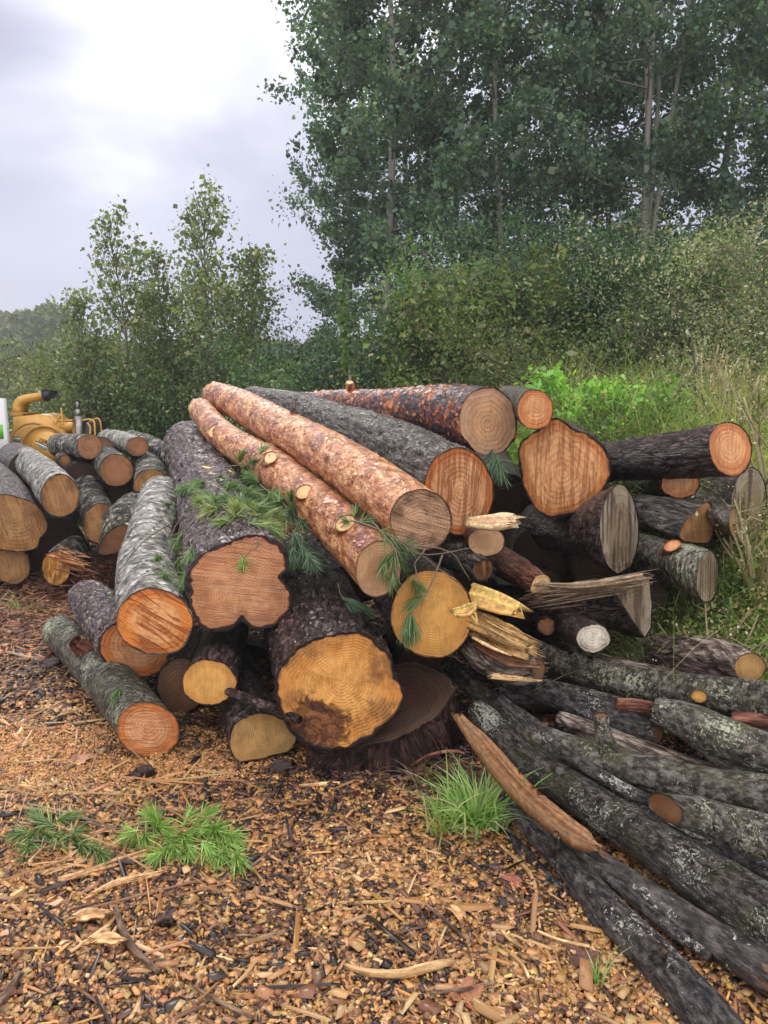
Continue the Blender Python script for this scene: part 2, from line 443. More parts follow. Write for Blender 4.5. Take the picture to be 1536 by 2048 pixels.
# ------------------------------------------------------------------ ground
def graded(lo, hi, c, fine, n):
    """positions from lo to hi, dense around c"""
    a = np.concatenate([-np.geomspace(.02, abs(lo - c), n)[::-1], [0], np.geomspace(.02, abs(hi - c), n)]) + c
    return a
gx = np.unique(np.concatenate([np.linspace(-6, 6, 170), 6 + np.geomspace(.1, 290, 50), -6 - np.geomspace(.1, 290, 50)]))
gy = np.unique(np.concatenate([np.linspace(-2, 12, 200), 12 + np.geomspace(.1, 290, 70), -2 - np.geomspace(.1, 60, 20)]))
GX, GY = np.meshgrid(gx, gy)
GZ = gz(GX, GY)
V = np.stack([GX, GY, GZ], -1).reshape(-1, 3)
nx, ny = len(gx), len(gy)
i = np.arange(ny - 1)[:, None] * nx + np.arange(nx - 1)[None]
Q = np.stack([i, i + 1, i + nx + 1, i + nx], -1).reshape(-1, 4)
m, t = newmat('ground_soil')
pos = N(t, 'ShaderNodeNewGeometry').outputs['Position']
n1 = N(t, 'ShaderNodeTexNoise', {'Vector': pos, 'Scale': 90, 'Detail': 8, 'Roughness': .75}).outputs['Fac']
n2 = N(t, 'ShaderNodeTexNoise', {'Vector': pos, 'Scale': 3, 'Detail': 4}).outputs['Fac']
soil = ramp(t, n1, [(.35, (.022, .012, .007)), (.48, (.10, .05, .022)), (.58, (.28, .14, .055)), (.70, (.46, .26, .10))])
grass = ramp(t, n1, [(.3, (.02, .028, .008)), (.6, (.06, .085, .02)), (.8, (.13, .13, .04))])
sp_ = N(t, 'ShaderNodeSeparateXYZ', {0: pos})
edge = mth(t, 'ADD', sp_.outputs[1], mth(t, 'MULTIPLY', n2, 2.0))
gf = rmp(t, edge, 9.5, 11)
bk = mth(t, 'ADD', mth(t, 'MULTIPLY', sp_.outputs[2], 3.0), mth(t, 'MULTIPLY', n2, .3))
gf = mth(t, 'MAXIMUM', gf, rmp(t, bk, .5, .9))
finish(t, mix(t, gf, soil, grass), .75, [(n1, .02, 1.)])
g = mk('ground', V, [Q], m)
tag(g, kind='structure')

# wood chips: one layer nobody could count
def chips(n, xr, yr, keep=None, size=(.0095, .0062), elong=.5, seed=1, zmax=.022, dens=None, pal=None):
    r = np.random.default_rng(seed)
    x = r.uniform(*xr, n); y = r.uniform(*yr, n)
    vis = (np.abs(x) < .54 * y + .25) & (y > 1.55)
    x, y = x[vis], y[vis]
    if keep is not None:
        k = keep(x, y, r); x, y = x[k], y[k]
    n = len(x)
    L = size[0] * r.lognormal(0, .42, n); Wd = size[1] * r.lognormal(0, .38, n); H = .0024 * r.lognormal(0, .3, n)
    el = r.random(n) < elong * .12
    L = np.where(el, L * r.uniform(2, 4, n), L); Wd = np.where(el, Wd * .55, Wd)
    base = np.array([[-1, -1], [1, -1], [1, 1], [-1, 1]], float)
    j = r.uniform(-.38, .38, (n, 4, 2))
    c2 = (base[None] + j) * np.stack([L, Wd], -1)[:, None]
    top = np.concatenate([c2 * r.uniform(.8, 1, (n, 1, 1)), np.broadcast_to(H[:, None, None], (n, 4, 1))], -1)
    bot = np.concatenate([c2, -np.broadcast_to(H[:, None, None], (n, 4, 1))], -1)
    P = np.concatenate([bot, top], 1)
    yaw = r.uniform(0, 2 * np.pi, n); tl = np.abs(r.normal(0, .28, n)); ta = r.uniform(0, 2 * np.pi, n)
    cz, sz = np.cos(yaw), np.sin(yaw)
    X = P[..., 0] * cz[:, None] - P[..., 1] * sz[:, None]; Y = P[..., 0] * sz[:, None] + P[..., 1] * cz[:, None]; Z = P[..., 2]
    ax, ay = np.cos(ta)[:, None], np.sin(ta)[:, None]; ct, st = np.cos(tl)[:, None], np.sin(tl)[:, None]
    d = X * ax + Y * ay; pX = X - d * ax; pY = Y - d * ay; s_ = X * (-ay) + Y * ax
    X2 = d * ax + (-ay) * (s_ * ct - Z * st); Y2 = d * ay + ax * (s_ * ct - Z * st); Z2 = s_ * st + Z * ct
    zz = gz(x, y) + r.uniform(.0, zmax, n)
    V = np.stack([X2 + x[:, None], Y2 + y[:, None], Z2 + zz[:, None]], -1).reshape(-1, 3)
    q = np.array([[4, 5, 6, 7], [0, 1, 5, 4], [1, 2, 6, 5], [2, 3, 7, 6], [3, 0, 4, 7]])
    Q = (np.arange(n)[:, None, None] * 8 + q[None]).reshape(-1, 4)
    pal = np.array(pal if pal is not None else PAL); 
    dk = vnoise(np.stack([x * 1.7, y * 1.7, x * 0], -1)) * .5 + vnoise(np.stack([x * 6, y * 6, x * 0 + 9], -1)) * .35
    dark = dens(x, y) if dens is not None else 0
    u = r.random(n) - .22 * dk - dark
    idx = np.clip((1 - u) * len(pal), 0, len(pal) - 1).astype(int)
    C = pal[idx] * r.lognormal(0, .22, (n, 1)) * (1 + r.normal(0, .06, (n, 3)))
    C = np.clip(C, .004, .8)
    return V, Q, np.repeat(C, 8, axis=0)
PAL = [tuple(c * k for c, k in zip(x, (.84, .85, .92))) for x in [(.60, .37, .16), (.56, .31, .11), (.52, .27, .085), (.48, .235, .07), (.42, .20, .06), (.50, .25, .10), (.34, .155, .06), (.24, .105, .045), (.14, .06, .03), (.08, .035, .02), (.035, .02, .016), (.018, .011, .010)]]
PALR = [(.46, .23, .10), (.40, .18, .08), (.34, .14, .06), (.25, .10, .05), (.16, .06, .035), (.09, .04, .025), (.05, .025, .018), (.3, .2, .12)]
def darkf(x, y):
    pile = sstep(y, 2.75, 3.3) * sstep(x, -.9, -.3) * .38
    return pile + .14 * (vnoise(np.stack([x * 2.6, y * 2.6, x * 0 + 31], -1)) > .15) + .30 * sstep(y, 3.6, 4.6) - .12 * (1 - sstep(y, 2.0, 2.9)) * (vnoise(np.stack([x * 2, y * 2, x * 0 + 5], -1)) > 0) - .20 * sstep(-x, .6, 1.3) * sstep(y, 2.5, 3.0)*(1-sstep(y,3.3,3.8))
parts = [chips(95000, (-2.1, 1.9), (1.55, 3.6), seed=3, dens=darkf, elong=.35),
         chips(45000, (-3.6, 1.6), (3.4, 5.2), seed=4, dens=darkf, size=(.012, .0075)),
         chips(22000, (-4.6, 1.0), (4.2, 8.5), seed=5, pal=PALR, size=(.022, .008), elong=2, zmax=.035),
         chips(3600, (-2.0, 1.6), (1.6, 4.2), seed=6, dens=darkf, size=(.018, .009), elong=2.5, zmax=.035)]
# long stringy splinters in the left foreground
parts.append(chips(200, (-1.7, -.55), (2.1, 3.2), seed=8, size=(.035, .004), elong=7, zmax=.04, pal=PAL[:7]))
parts.append(chips(16000, (-1.8, -.3), (2.95, 3.45), seed=9, size=(.0045, .003), elong=1, zmax=.03, pal=[(.62, .33, .13), (.56, .27, .09), (.5, .24, .08), (.4, .18, .07)]))
parts.append(chips(26000, (-2.0, 1.8), (1.6, 3.4), seed=10, size=(.005, .0032), elong=1, zmax=.026, dens=darkf, pal=[tuple(min(.8, c * 1.45) for c in x) for x in PAL[:5]] + PAL[8:]))  # fine chips with brightened colours, painted in for wet highlights
V = []; Qs = []; C = []; off = 0
for a, b, c in parts:
    V.append(a); Qs.append(b + off); C.append(c); off += len(a)
chipmat = attr_mat('wood_chip', rough=.30, noise=.22, nscale=300)
wc = mk('wood_chips', np.vstack(V), [np.vstack(Qs)], chipmat, attrs={'col': ('FLOAT_COLOR', np.vstack(C))}, smooth=False)
tag(wc, 'orange and brown wood chips covering the ground in front of the logs', 'wood chips', kind='stuff')
# ------------------------------------------------------------------ log builder
def bulge(c, amp, furrow, fr, seed):
    """bark relief for points c=(x,y,s) in the log's own coordinates"""
    c = c + seed
    a = fbm(c * np.array([3.2, 3.2, 1.6]), 2) * .55
    q = c * np.array([fr, fr, fr * .28])
    w = np.stack([vnoise(q * .7 + 5), vnoise(q * .7 + 9), vnoise(q * .7 + 13)], -1) * .5
    rdg = 1 - np.abs(vnoise(q + w)) * 1.6
    return amp * a - furrow * np.clip(rdg, 0, 1) ** 2

def build_log(name, path, bark, parent, face=None, fmat=None, nrm=None, k=0.0, seed=0, amp=.012, furrow=.006, fr=22., bt=.012, nr=None, na=72, world=False, rear_round=.75, part='bark', fname='cut_face', end_mat=None, jag=0., rough_face=0., blend=.45, smooth_outline=True, ragged_rear=0., flakes=0, fsize=.018):
    """path: (u, v, D, r_px) from the cut end to the far end; returns the front centre"""
    path = np.array(path, float)
    if world: P, R = path[:, :3], path[:, 3]
    else:
        P = np.array([at(*p[:3]) for p in path]); R = path[:, 3] * path[:, 2] / FPX
    Ltot = np.linalg.norm(np.diff(P, axis=0), axis=1).sum()
    na = int(na * 1.35) if na >= 72 else na
    m = nr or int(np.clip(Ltot / .014, 24, 260))
    C = catmull(np.hstack([P, R[:, None]]), 60)
    d = np.concatenate([[0], np.cumsum(np.linalg.norm(np.diff(C[:, :3], axis=0), axis=1))])
    L = d[-1]; S = np.linspace(0, L, m)
    C = np.stack([np.interp(S, d, C[:, i]) for i in range(4)], 1)
    P, R = C[:, :3], np.maximum(C[:, 3], .002)
    T = np.gradient(P, axis=0); T /= np.linalg.norm(T, axis=1)[:, None]
    Z = np.array([0, 0, 1.]) if abs(T[0, 2]) < .8 else np.array([0, 1., 0])
    E1 = Z - (T @ Z)[:, None] * T; E1 /= np.linalg.norm(E1, axis=1)[:, None]
    E2 = np.cross(T, E1)
    th = np.arange(na) * 2 * np.pi / na
    # cut plane
    n0 = -T[0]
    if nrm is not None: n0 = np.array(nrm, float)
    elif k: 
        tc_ = CAMP - P[0]; tc_ /= np.linalg.norm(tc_); n0 = (1 - k) * n0 + k * tc_
    n0 /= np.linalg.norm(n0)
    if face is not None:
        if isinstance(face, tuple):
            cx, cy, rx, ry, rot = (face + (0,))[:5]
            a_ = np.linspace(0, 2 * np.pi, 90, endpoint=False); ro = math.radians(rot)
            rr_ = 1 + .028 * vnoise(np.stack([np.cos(a_) * 1.5 + seed, np.sin(a_) * 1.5, a_ * 0], -1)) + .012 * vnoise(np.stack([np.cos(a_) * 5 + seed, np.sin(a_) * 5, a_ * 0], -1))
            X, Y = rx * np.cos(a_) * rr_, ry * np.sin(a_) * rr_
            ol = np.stack([cx + X * math.cos(ro) - Y * math.sin(ro), cy + X * math.sin(ro) + Y * math.cos(ro)], 1)
        else:
            F_ = np.array(face, float)
            if smooth_outline:
                F2 = np.vstack([F_[-2:], F_, F_[:2]]); ol = []
                for i in range(2, len(F2) - 2):
                    for f in np.arange(0, 1, .2):
                        a, b, c_, e = F2[i - 1], F2[i], F2[i + 1], F2[i + 2]
                        ol.append(.5 * (2 * b + (c_ - a) * f + (2 * a - 5 * b + 4 * c_ - e) * f * f + (3 * b - 3 * c_ + e - a) * f ** 3))
                ol = np.array(ol)
            else:
                ol = np.vstack([F_[i] + (F_[(i + 1) % len(F_)] - F_[i]) * f for i in range(len(F_)) for f in np.arange(0, 1, .05)]).reshape(-1, 2)
        rays = np.array([ray(u, v) for u, v in ol])
        tt = ((P[0] - CAMP) @ n0) / (rays @ n0)
        q = CAMP + rays * tt[:, None] - P[0]
        a_, b_ = q @ E1[0], q @ E2[0]
        an = np.arctan2(b_, a_) % (2 * np.pi); rad_ = np.hypot(a_, b_)
        o_ = np.argsort(an); an, rad_ = an[o_], rad_[o_]
        r0 = np.interp(th, np.concatenate([an - 2 * np.pi, an, an + 2 * np.pi]), np.tile(rad_, 3))
    else:
        r0 = np.full(na, R[0]) * (1 + .05 * vnoise(np.stack([np.cos(th) * 1.3 + seed, np.sin(th) * 1.3, th * 0], -1)))
    w = sstep(S, 0, max(blend * L, .15)) * rear_round
    base = r0[None] * (R / R[0])[:, None] * (1 - w)[:, None] + R[:, None] * w[:, None]
    cc = np.stack([np.cos(th)[None] * R[:, None], np.sin(th)[None] * R[:, None], np.broadcast_to(S[:, None], (m, na))], -1)
    sc_ = np.minimum(R / .12, 1.6)[:, None]
    disp = bulge(cc, amp, furrow, fr, seed * 3.17)
    disp = disp * sc_ * (.25 + .75 * sstep(S, 0, .03))[:, None]
    rr = np.maximum(base + disp, .3 * base)
    A = rr * np.cos(th); B = rr * np.sin(th)
    nt_ = n0 @ T[0]
    if abs(nt_) < .15: nt_ = -.15
    off = -(A * (n0 @ E1[0]) + B * (n0 @ E2[0])) / nt_
    mx = np.abs(off[0]).max()
    fade = (1 - np.clip(S / min(L, 2.6 * mx + .12), 0, 1))[:, None]
    V = P[:, None] + A[..., None] * E1[:, None] + B[..., None] * E2[:, None] + (off * fade)[..., None] * T[:, None]
    if ragged_rear:
        rg = ragged_rear * (.5 + .9 * vnoise(np.stack([np.cos(th) * 6, np.sin(th) * 6, th * 0 + seed], -1)))
        V[-1] += rg[:, None] * T[-1]; V[-2] += .4 * rg[:, None] * T[-1]
    jb = .55 * bt * (vnoise(np.stack([np.cos(th) * 11, np.sin(th) * 11, th * 0 + seed], -1)) - .3)
    V[0] += jb[:, None] * T[0]
    if jag:
        jg = jag * vnoise(np.stack([np.cos(th) * 7, np.sin(th) * 7, th * 0 + seed], -1))
        V[0] += jg[:, None] * T[0]
    V = V.reshape(-1, 3)
    bc = cc + np.array([seed * 1.7, seed * .9, seed * 2.3])
    bc = bc.reshape(-1, 3)
    i = np.arange(m - 1)[:, None] * na; j = np.arange(na)[None]; j2 = (j + 1) % na
    Q = np.stack([i + j, i + j2, i + na + j2, i + na + j], -1).reshape(-1, 4)[:, ::-1]
    # rim of bark thickness on the cut plane
    btv = .72 * bt * np.clip(.65 + .6 * vnoise(np.stack([np.cos(th) * 3, np.sin(th) * 3, th * 0 + seed * 2], -1)) + .5 * vnoise(np.stack([np.cos(th) * 14, np.sin(th) * 14, th * 0 + seed * 2], -1)), .12, 2)
    rf = np.maximum(rr[0] - btv, .6 * rr[0])
    def plane_pts(r_, depth):
        a = r_ * np.cos(th); b = r_ * np.sin(th); o = -(a * (n0 @ E1[0]) + b * (n0 @ E2[0])) / nt_
        return P[0] + a[:, None] * E1[0] + b[:, None] * E2[0] + o[:, None] * T[0] - depth * n0
    rim = plane_pts(rf, 0.0015)
    nV = len(V)
    rear_c = P[-1] + (T[-1] * ragged_rear * .4)
    V = np.vstack([V, rim, rear_c]); bc = np.vstack([bc, bc[:na] * np.array([.93, .93, 1]), bc[-1:]])
    jj = np.arange(na)
    Q2 = np.stack([jj, nV + jj, nV + (jj + 1) % na, (jj + 1) % na], -1)[:, ::-1]
    Tt = np.stack([np.full(na, nV + na), (m - 1) * na + jj, (m - 1) * na + (jj + 1) % na], -1)[:, ::-1]
    FQ = np.zeros((0, 4), int)
    if flakes:                                  # loose curling scales of bark
        r_ = np.random.default_rng(int(seed * 100) + 3)
        fi = r_.integers(1, m - 2, flakes); fj = r_.integers(0, na, flakes)
        p_ = V[fi * na + fj]; tn = T[fi]; ou = np.cos(th[fj])[:, None] * E1[fi] + np.sin(th[fj])[:, None] * E2[fi]; ci = np.cross(tn, ou)
        an_ = r_.normal(0, .5, flakes)[:, None]; d1 = tn * np.cos(an_) + ci * np.sin(an_); d2 = -tn * np.sin(an_) + ci * np.cos(an_)
        A_ = fsize * r_.lognormal(0, .4, flakes)[:, None]; B_ = A_ * r_.uniform(.4, 1., flakes)[:, None]; hh_ = A_ * r_.uniform(.05, .5, flakes)[:, None]
        j_ = lambda: r_.uniform(.6, 1.3, flakes)[:, None]
        f4 = np.stack([p_ - d1 * A_ * j_() - d2 * B_ * j_() + ou * .001, p_ + d1 * A_ * j_() - d2 * B_ * j_() + ou * hh_ * j_(), p_ + d1 * A_ * j_() + d2 * B_ * j_() + ou * hh_, p_ - d1 * A_ * j_() + d2 * B_ * j_() + ou * .001], 1).reshape(-1, 3)
        FQ = len(V) + np.arange(flakes * 4).reshape(-1, 4)
        V = np.vstack([V, f4]); bc = np.vstack([bc, np.repeat(bc[fi * na + fj] + r_.normal(0, .05, (flakes, 3)), 4, axis=0)])
    mats = [bark] + ([end_mat] if end_mat else [])
    midx = np.concatenate([np.zeros(len(Q) + len(Q2) + len(FQ)), np.full(len(Tt), 1 if end_mat else 0)])
    bo = mk(part, V, [np.vstack([Q, Q2, FQ]), Tt], mats, parent, {'bc': ('FLOAT_VECTOR', bc)}, True, midx)
    if fmat is None: return bo
    M = 12
    ts = np.linspace(0, 1, M + 1)[1:]
    pr_ = np.random.default_rng(int(seed * 77)); po, pa_ = rf.mean() * pr_.uniform(.05, .26), pr_.uniform(0, 6.28)
    full = plane_pts(rf, .004); c0 = plane_pts(rf * 0, .004)[0]
    a_, b_ = po * math.cos(pa_), po * math.sin(pa_); pith = c0 + a_ * E1[0] + b_ * E2[0] - (a_ * (n0 @ E1[0]) + b_ * (n0 @ E2[0])) / nt_ * T[0]
    rings_ = [pith + (full - pith) * t_ for t_ in ts]
    rn = np.concatenate([np.zeros(1)] + [np.full(na, t_) for t_ in ts])
    lp = np.array([a_, b_, 0]); lfull = np.stack([rf * np.cos(th), rf * np.sin(th), th * 0], -1)
    lc = np.vstack([[lp]] + [lp + (lfull - lp) * t_ for t_ in ts])
    FV = np.vstack([[pith]] + rings_)
    if rough_face:
        h = fbm(np.stack([lc[:, 0] * 14, lc[:, 1] * 45, lc[:, 0] * 0 + seed], -1), 3)
        FV = FV + n0 * (rough_face * h * (1 - rn ** 6))[:, None]
    lc = lc.copy(); lc[:, 2] = seed * .7
    Tq = np.stack([np.zeros(na, int), 1 + jj, 1 + (jj + 1) % na], -1)[:, ::-1]
    Fq = [np.stack([1 + s * na + jj, 1 + (s + 1) * na + jj, 1 + (s + 1) * na + (jj + 1) % na, 1 + s * na + (jj + 1) % na], -1)[:, ::-1] for s in range(M - 1)]
    fo = mk(fname, FV, [np.vstack(Fq), Tq], fmat, parent, {'fc': ('FLOAT_VECTOR', lc), 'rad': ('FLOAT', rn)}, True)
    return bo, fo, n0

# bark kinds
B_GREY = bark_mat('grey_furrowed_bark', (.008, .004, .005), (.062, .040, .042), (.20, .155, .165), fr=40, stretch=.5, plates=.6, lichen=.42, lichen_col=(.55, .50, .32), bump=.030, rough=.38, lscale=50)
B_DARK = bark_mat('dark_furrowed_bark', (.006, .003, .003), (.036, .020, .020), (.12, .08, .082), fr=46, stretch=.22, plates=.55, bump=.020, rough=.32, lichen=.1, lichen_col=(.4, .36, .34), lscale=70)
B_BLACK = bark_mat('wet_black_bark', (.005, .003, .003), (.024, .014, .014), (.10, .07, .07), fr=42, stretch=.45, plates=.6, bump=.020, rough=.30, lichen=.35, lichen_col=(.38, .36, .30), lscale=90)
B_LONG = bark_mat('long_grey_bark', (.006, .004, .004), (.05, .040, .036), (.17, .15, .135), fr=55, stretch=.22, plates=.4, bump=.022, rough=.36, lichen=.4, lichen_col=(.45, .44, .38), lscale=90)
B_PINE = bark_mat('red_pine_bark', (.10, .025, .008), (.48, .16, .05), (.68, .33, .165), fr=20, stretch=.55, plates=.25, flake=(.72, .38, .13), patch=((.30, .08, .06), .50, .66), bump=.016, rough=.28, spec=.5)
B_SCALE = bark_mat('scaly_red_pine_bark', (.06, .018, .010), (.42, .105, .03), (.56, .22, .10), fr=32, stretch=.7, plates=.6, patch=((.10, .065, .085), .45, .50), flake=(.56, .2, .07), bump=.016, rough=.32)
B_BIRCH = bark_mat('birch_bark', (.014, .010, .009), (.18, .17, .155), (.42, .405, .375), fr=18, stretch=1.7, plates=.1, bands=.9, lichen=.3, lichen_col=(.42, .46, .32), moss=.35, bump=.012, rough=.42, patch=((.10, .075, .06), .56, .66), lscale=60)
B_BIRCHD = bark_mat('rough_birch_bark', (.006, .004, .004), (.10, .09, .08), (.48, .46, .42), fr=24, stretch=1.2, plates=.3, bands=.95, lichen=.6, lichen_col=(.42, .44, .34), moss=.6, bump=.018, rough=.5, patch=((.03, .026, .022), .46, .54), lscale=60)
B_LICH = bark_mat('lichen_maple_bark', (.009, .007, .006), (.060, .052, .042), (.15, .135, .11), fr=40, stretch=1.2, plates=.12, lichen=.80, lichen_col=(.62, .65, .48), moss=.7, bands=.5, bump=.014, rough=.42, lscale=60)
B_POLE = bark_mat('dark_pole_bark', (.004, .003, .004), (.027, .023, .025), (.085, .075, .078), fr=60, stretch=.5, plates=.2, lichen=.5, lichen_col=(.74, .74, .68), moss=.2, bump=.010, rough=.27, lscale=75)
B_POLEL = bark_mat('lichen_pole_bark', (.005, .004, .004), (.034, .029, .027), (.105, .092, .085), fr=64, stretch=.45, plates=.35, lichen=.62, lichen_col=(.76, .77, .68), moss=.6, bump=.018, rough=.34, lscale=80)
B_POLEM = bark_mat('mossy_pole_bark', (.008, .006, .005), (.050, .043, .038), (.13, .115, .10), fr=45, stretch=.7, plates=.12, lichen=.5, lichen_col=(.66, .68, .52), moss=.7, bump=.010, rough=.33, lscale=80)
B_REDD = bark_mat('red_brown_bark', (.04, .012, .008), (.15, .05, .03), (.28, .12, .08), fr=44, stretch=.22, plates=.4, bump=.012, rough=.4)
B_HEMP = bark_mat('plated_bark', (.012, .007, .006), (.12, .085, .07), (.33, .27, .23), fr=36, stretch=.28, plates=.55, bump=.02, rough=.42, lichen=.3, lichen_col=(.5, .5, .4), lscale=70)

F_KID = face_mat('pink_cut_wood', (.62, .295, .145), (.52, .215, .095), (.16, .025, .015), rings=26, ringc=.36, marks=.22, mark_fr=60, ang=80, mark_col=(.72, .42, .26), dirt=.2)
F_ORB = face_mat('orange_birch_wood', (.68, .33, .13), (.62, .185, .022), (.14, .04, .015), rings=10, ringc=.12, marks=.65, mark_fr=44, ang=52, mark_col=(.36, .085, .015), sapw=(.55, .8))
F_ORP = face_mat('orange_rim_wood', (.58, .29, .14), (.56, .17, .035), (.20, .06, .02), rings=12, ringc=.15, marks=.3, mark_fr=34, ang=75, mark_col=(.5, .2, .08), sapw=(.62, .8))
F_YEL = face_mat('yellow_cut_wood', (.66, .34, .085), (.60, .28, .06), (.20, .075, .02), rings=26, ringc=.42)
F_DYEL = face_mat('brown_yellow_wood', (.44, .25, .08), (.38, .205, .06), (.08, .035, .015), rings=22, ringc=.45)
F_BIG = face_mat('weathered_yellow_wood', (.62, .30, .075), (.52, .21, .04), (.06, .02, .01), rings=26, ringc=.15, dirt=.55, rot=1.)
F_PINE = face_mat('pale_pine_wood', (.46, .25, .12), (.56, .33, .18), (.24, .12, .06), rings=16, ringc=.3, sapw=(.45, .6))
F_PINED = face_mat('stained_pine_wood', (.50, .30, .175), (.46, .27, .155), (.05, .032, .025), rings=14, ringc=.3, dirt=.75, marks=.35, mark_fr=45, ang=70, mark_col=(.25, .14, .09))
F_TOP = face_mat('pale_pink_wood', (.62, .34, .17), (.56, .32, .19), (.52, .33, .22), rings=10, ringc=.3, sapw=(.5, .65))
F_SAW = face_mat('saw_streaked_wood', (.64, .335, .17), (.52, .15, .03), (.16, .045, .015), rings=14, ringc=.25, marks=.6, mark_fr=70, ang=0, mark_col=(.36, .13, .05), sapw=(.76, .86))
F_HEART = face_mat('heart_streaked_wood', (.64, .32, .14), (.55, .18, .035), (.13, .04, .015), rings=12, ringc=.3, marks=.5, mark_fr=70, ang=0, mark_col=(.33, .125, .045), sapw=(.76, .9))
F_ORS = face_mat('bright_orange_wood', (.66, .33, .15), (.62, .21, .06), (.20, .05, .02), rings=9, ringc=.25, marks=.3, mark_fr=50, ang=0, mark_col=(.5, .2, .08), sapw=(.6, .75))
F_BR = face_mat('brown_cut_wood', (.36, .16, .07), (.31, .13, .05), (.07, .03, .018), rings=11, ringc=.5, dirt=.45)
F_TAN = face_mat('tan_cut_wood', (.44, .245, .10), (.40, .19, .065), (.03, .02, .015), rings=14, ringc=.35, dirt=.5, marks=.3, ang=10, mark_col=(.2, .09, .04))
F_OLD = face_mat('grey_weathered_wood', (.21, .145, .085), (.33, .27, .20), (.42, .35, .26), rings=10, ringc=.25, marks=.8, mark_fr=40, ang=0, mark_col=(.10, .065, .04), dirt=.5, sapw=(.6, .8), rough=.55)
F_WHITE = face_mat('white_cut_wood', (.60, .55, .47), (.50, .44, .35), (.10, .06, .045), rings=7, ringc=.3, dirt=.6)
F_STUMP = face_mat('wet_stump_wood', (.040, .018, .012), (.07, .042, .03), (.13, .105, .085), rings=14, ringc=.4, dirt=.4, sapw=(.6, .78), rough=.2)
F_KNOT = face_mat('fresh_knot_wood', (.72, .48, .24), (.74, .47, .22), (.4, .2, .1), rings=5, ringc=.2)
F_DEEP = face_mat('deep_shaded_wood', (.05, .024, .012), (.045, .02, .01), (.015, .01, .008), rings=12, ringc=.3, dirt=.5)  # near-black end grain: shade of the gaps put into the colour
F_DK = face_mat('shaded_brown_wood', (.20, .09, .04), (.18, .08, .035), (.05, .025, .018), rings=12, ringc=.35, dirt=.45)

SEED = [0]
def log(name, label, path, bark, fmat=None, face=None, cat='log', group=None, **kw):
    SEED[0] += 1
    kw.setdefault('seed', SEED[0] * 1.37 % 23)
    p0 = path[0]
    loc = tuple(p0[:3]) if kw.get('world') else tuple(at(*p0[:3]))
    e = empty(name, loc); tag(e, label, cat, group)
    build_log(name, path, bark, e, face=face, fmat=fmat, **kw)
    return e
def stub(e, path, bark, fmat=F_KNOT, face=None, **kw):
    """a cut-off branch on a log: a part with its cut face as sub-part"""
    SEED[0] += 1
    kw.setdefault('seed', SEED[0] * 1.37 % 23); kw.setdefault('na', 28); kw.setdefault('nr', 14); kw.setdefault('bt', .004); kw.setdefault('amp', .006); kw.setdefault('furrow', .002)
    if fmat is None:
        return build_log('x', path, bark, e, part='branch_stub', **kw)
    bo, fo, n0 = build_log('x', path, bark, e, face=face, fmat=fmat, part='branch_stub', **kw)
    fo.parent = bo
    return bo

FRONT = 'logs in the big pile with their sawn ends facing the camera'
# --- front pile, left side
a = log('lichen_log', 'grey lichen-spotted log lying on the chips, lowest at the left of the big pile', [(295, 1462, 3.36, 62), (205, 1345, 4.05, 47), (120, 1264, 4.75, 37)], B_LICH, F_ORP, (296, 1461, 65, 56, 15), group=FRONT, k=.25, bt=.006)
stub(a, [(150, 1283, 4.05, 15), (172, 1300, 4.1, 22)], B_REDD, None)
log('pine_log', 'dark scaly log with two-toned orange end, wedged behind the orange sawmarked birch end', [(268, 1300, 3.9, 70), (215, 1240, 4.4, 52), (178, 1196, 5.0, 42)], B_GREY, F_ORP, (269, 1298, 73, 58, 10), group=FRONT, k=.3, flakes=2000, fsize=.0065, furrow=.01)
log('birch_log', 'grey birch log with bright orange end crossed by diagonal saw marks', [(309, 1243, 3.5, 74), (296, 1120, 4.4, 55), (325, 990, 5.7, 40)], B_BIRCH, F_ORB, (309, 1244, 78, 67, 12), group=FRONT, k=.45, bt=.008, flakes=500, fsize=.010)
kid = [(450, 1085), (500, 1068), (545, 1078), (572, 1098), (578, 1130), (564, 1152), (575, 1172), (588, 1190), (586, 1215), (560, 1245), (520, 1260), (500, 1256), (484, 1243), (470, 1256), (440, 1264), (408, 1258), (388, 1235), (374, 1190), (372, 1150), (392, 1118), (420, 1098)]
a = log('pine_log', 'thick furrowed log with kidney-shaped pink end under green pine twigs', [(482, 1168, 3.6, 100), (430, 1010, 4.9, 72), (398, 930, 6.0, 56), (372, 886, 7.0, 46)], B_GREY, F_KID, kid, group=FRONT, k=.35, bt=.028, flakes=6000, fsize=.0065, furrow=.014, na=110, blend=.3)
log('small_log', 'small log with round yellow end under the thick kidney-ended log', [(418, 1365, 3.42, 52), (445, 1290, 4.1, 44), (462, 1240, 4.8, 38)], B_DARK, F_YEL, (418, 1365, 55, 48, 0), group=FRONT, k=.5, bt=.008)
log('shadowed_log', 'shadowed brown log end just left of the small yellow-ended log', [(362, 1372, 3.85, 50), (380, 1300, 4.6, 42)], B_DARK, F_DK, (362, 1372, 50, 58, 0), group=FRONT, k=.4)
gp = [(470, 1445), (500, 1430), (535, 1425), (570, 1440), (590, 1458), (594, 1480), (582, 1502), (540, 1515), (500, 1522), (475, 1522), (460, 1500), (460, 1465)]
log('ground_log', 'log lying on the chips with flat-topped yellow ringed end beside the stump slab', [(527, 1474, 3.33, 56), (480, 1380, 3.9, 46), (462, 1320, 4.5, 40)], B_BLACK, F_DYEL, gp, group=FRONT, k=.5, bt=.008)
hp = [(560, 1330), (600, 1290), (640, 1270), (690, 1262), (735, 1268), (758, 1292), (782, 1310), (792, 1350), (810, 1378), (810, 1405), (795, 1430), (760, 1462), (715, 1490), (660, 1500), (610, 1488), (575, 1455), (552, 1410), (547, 1365)]
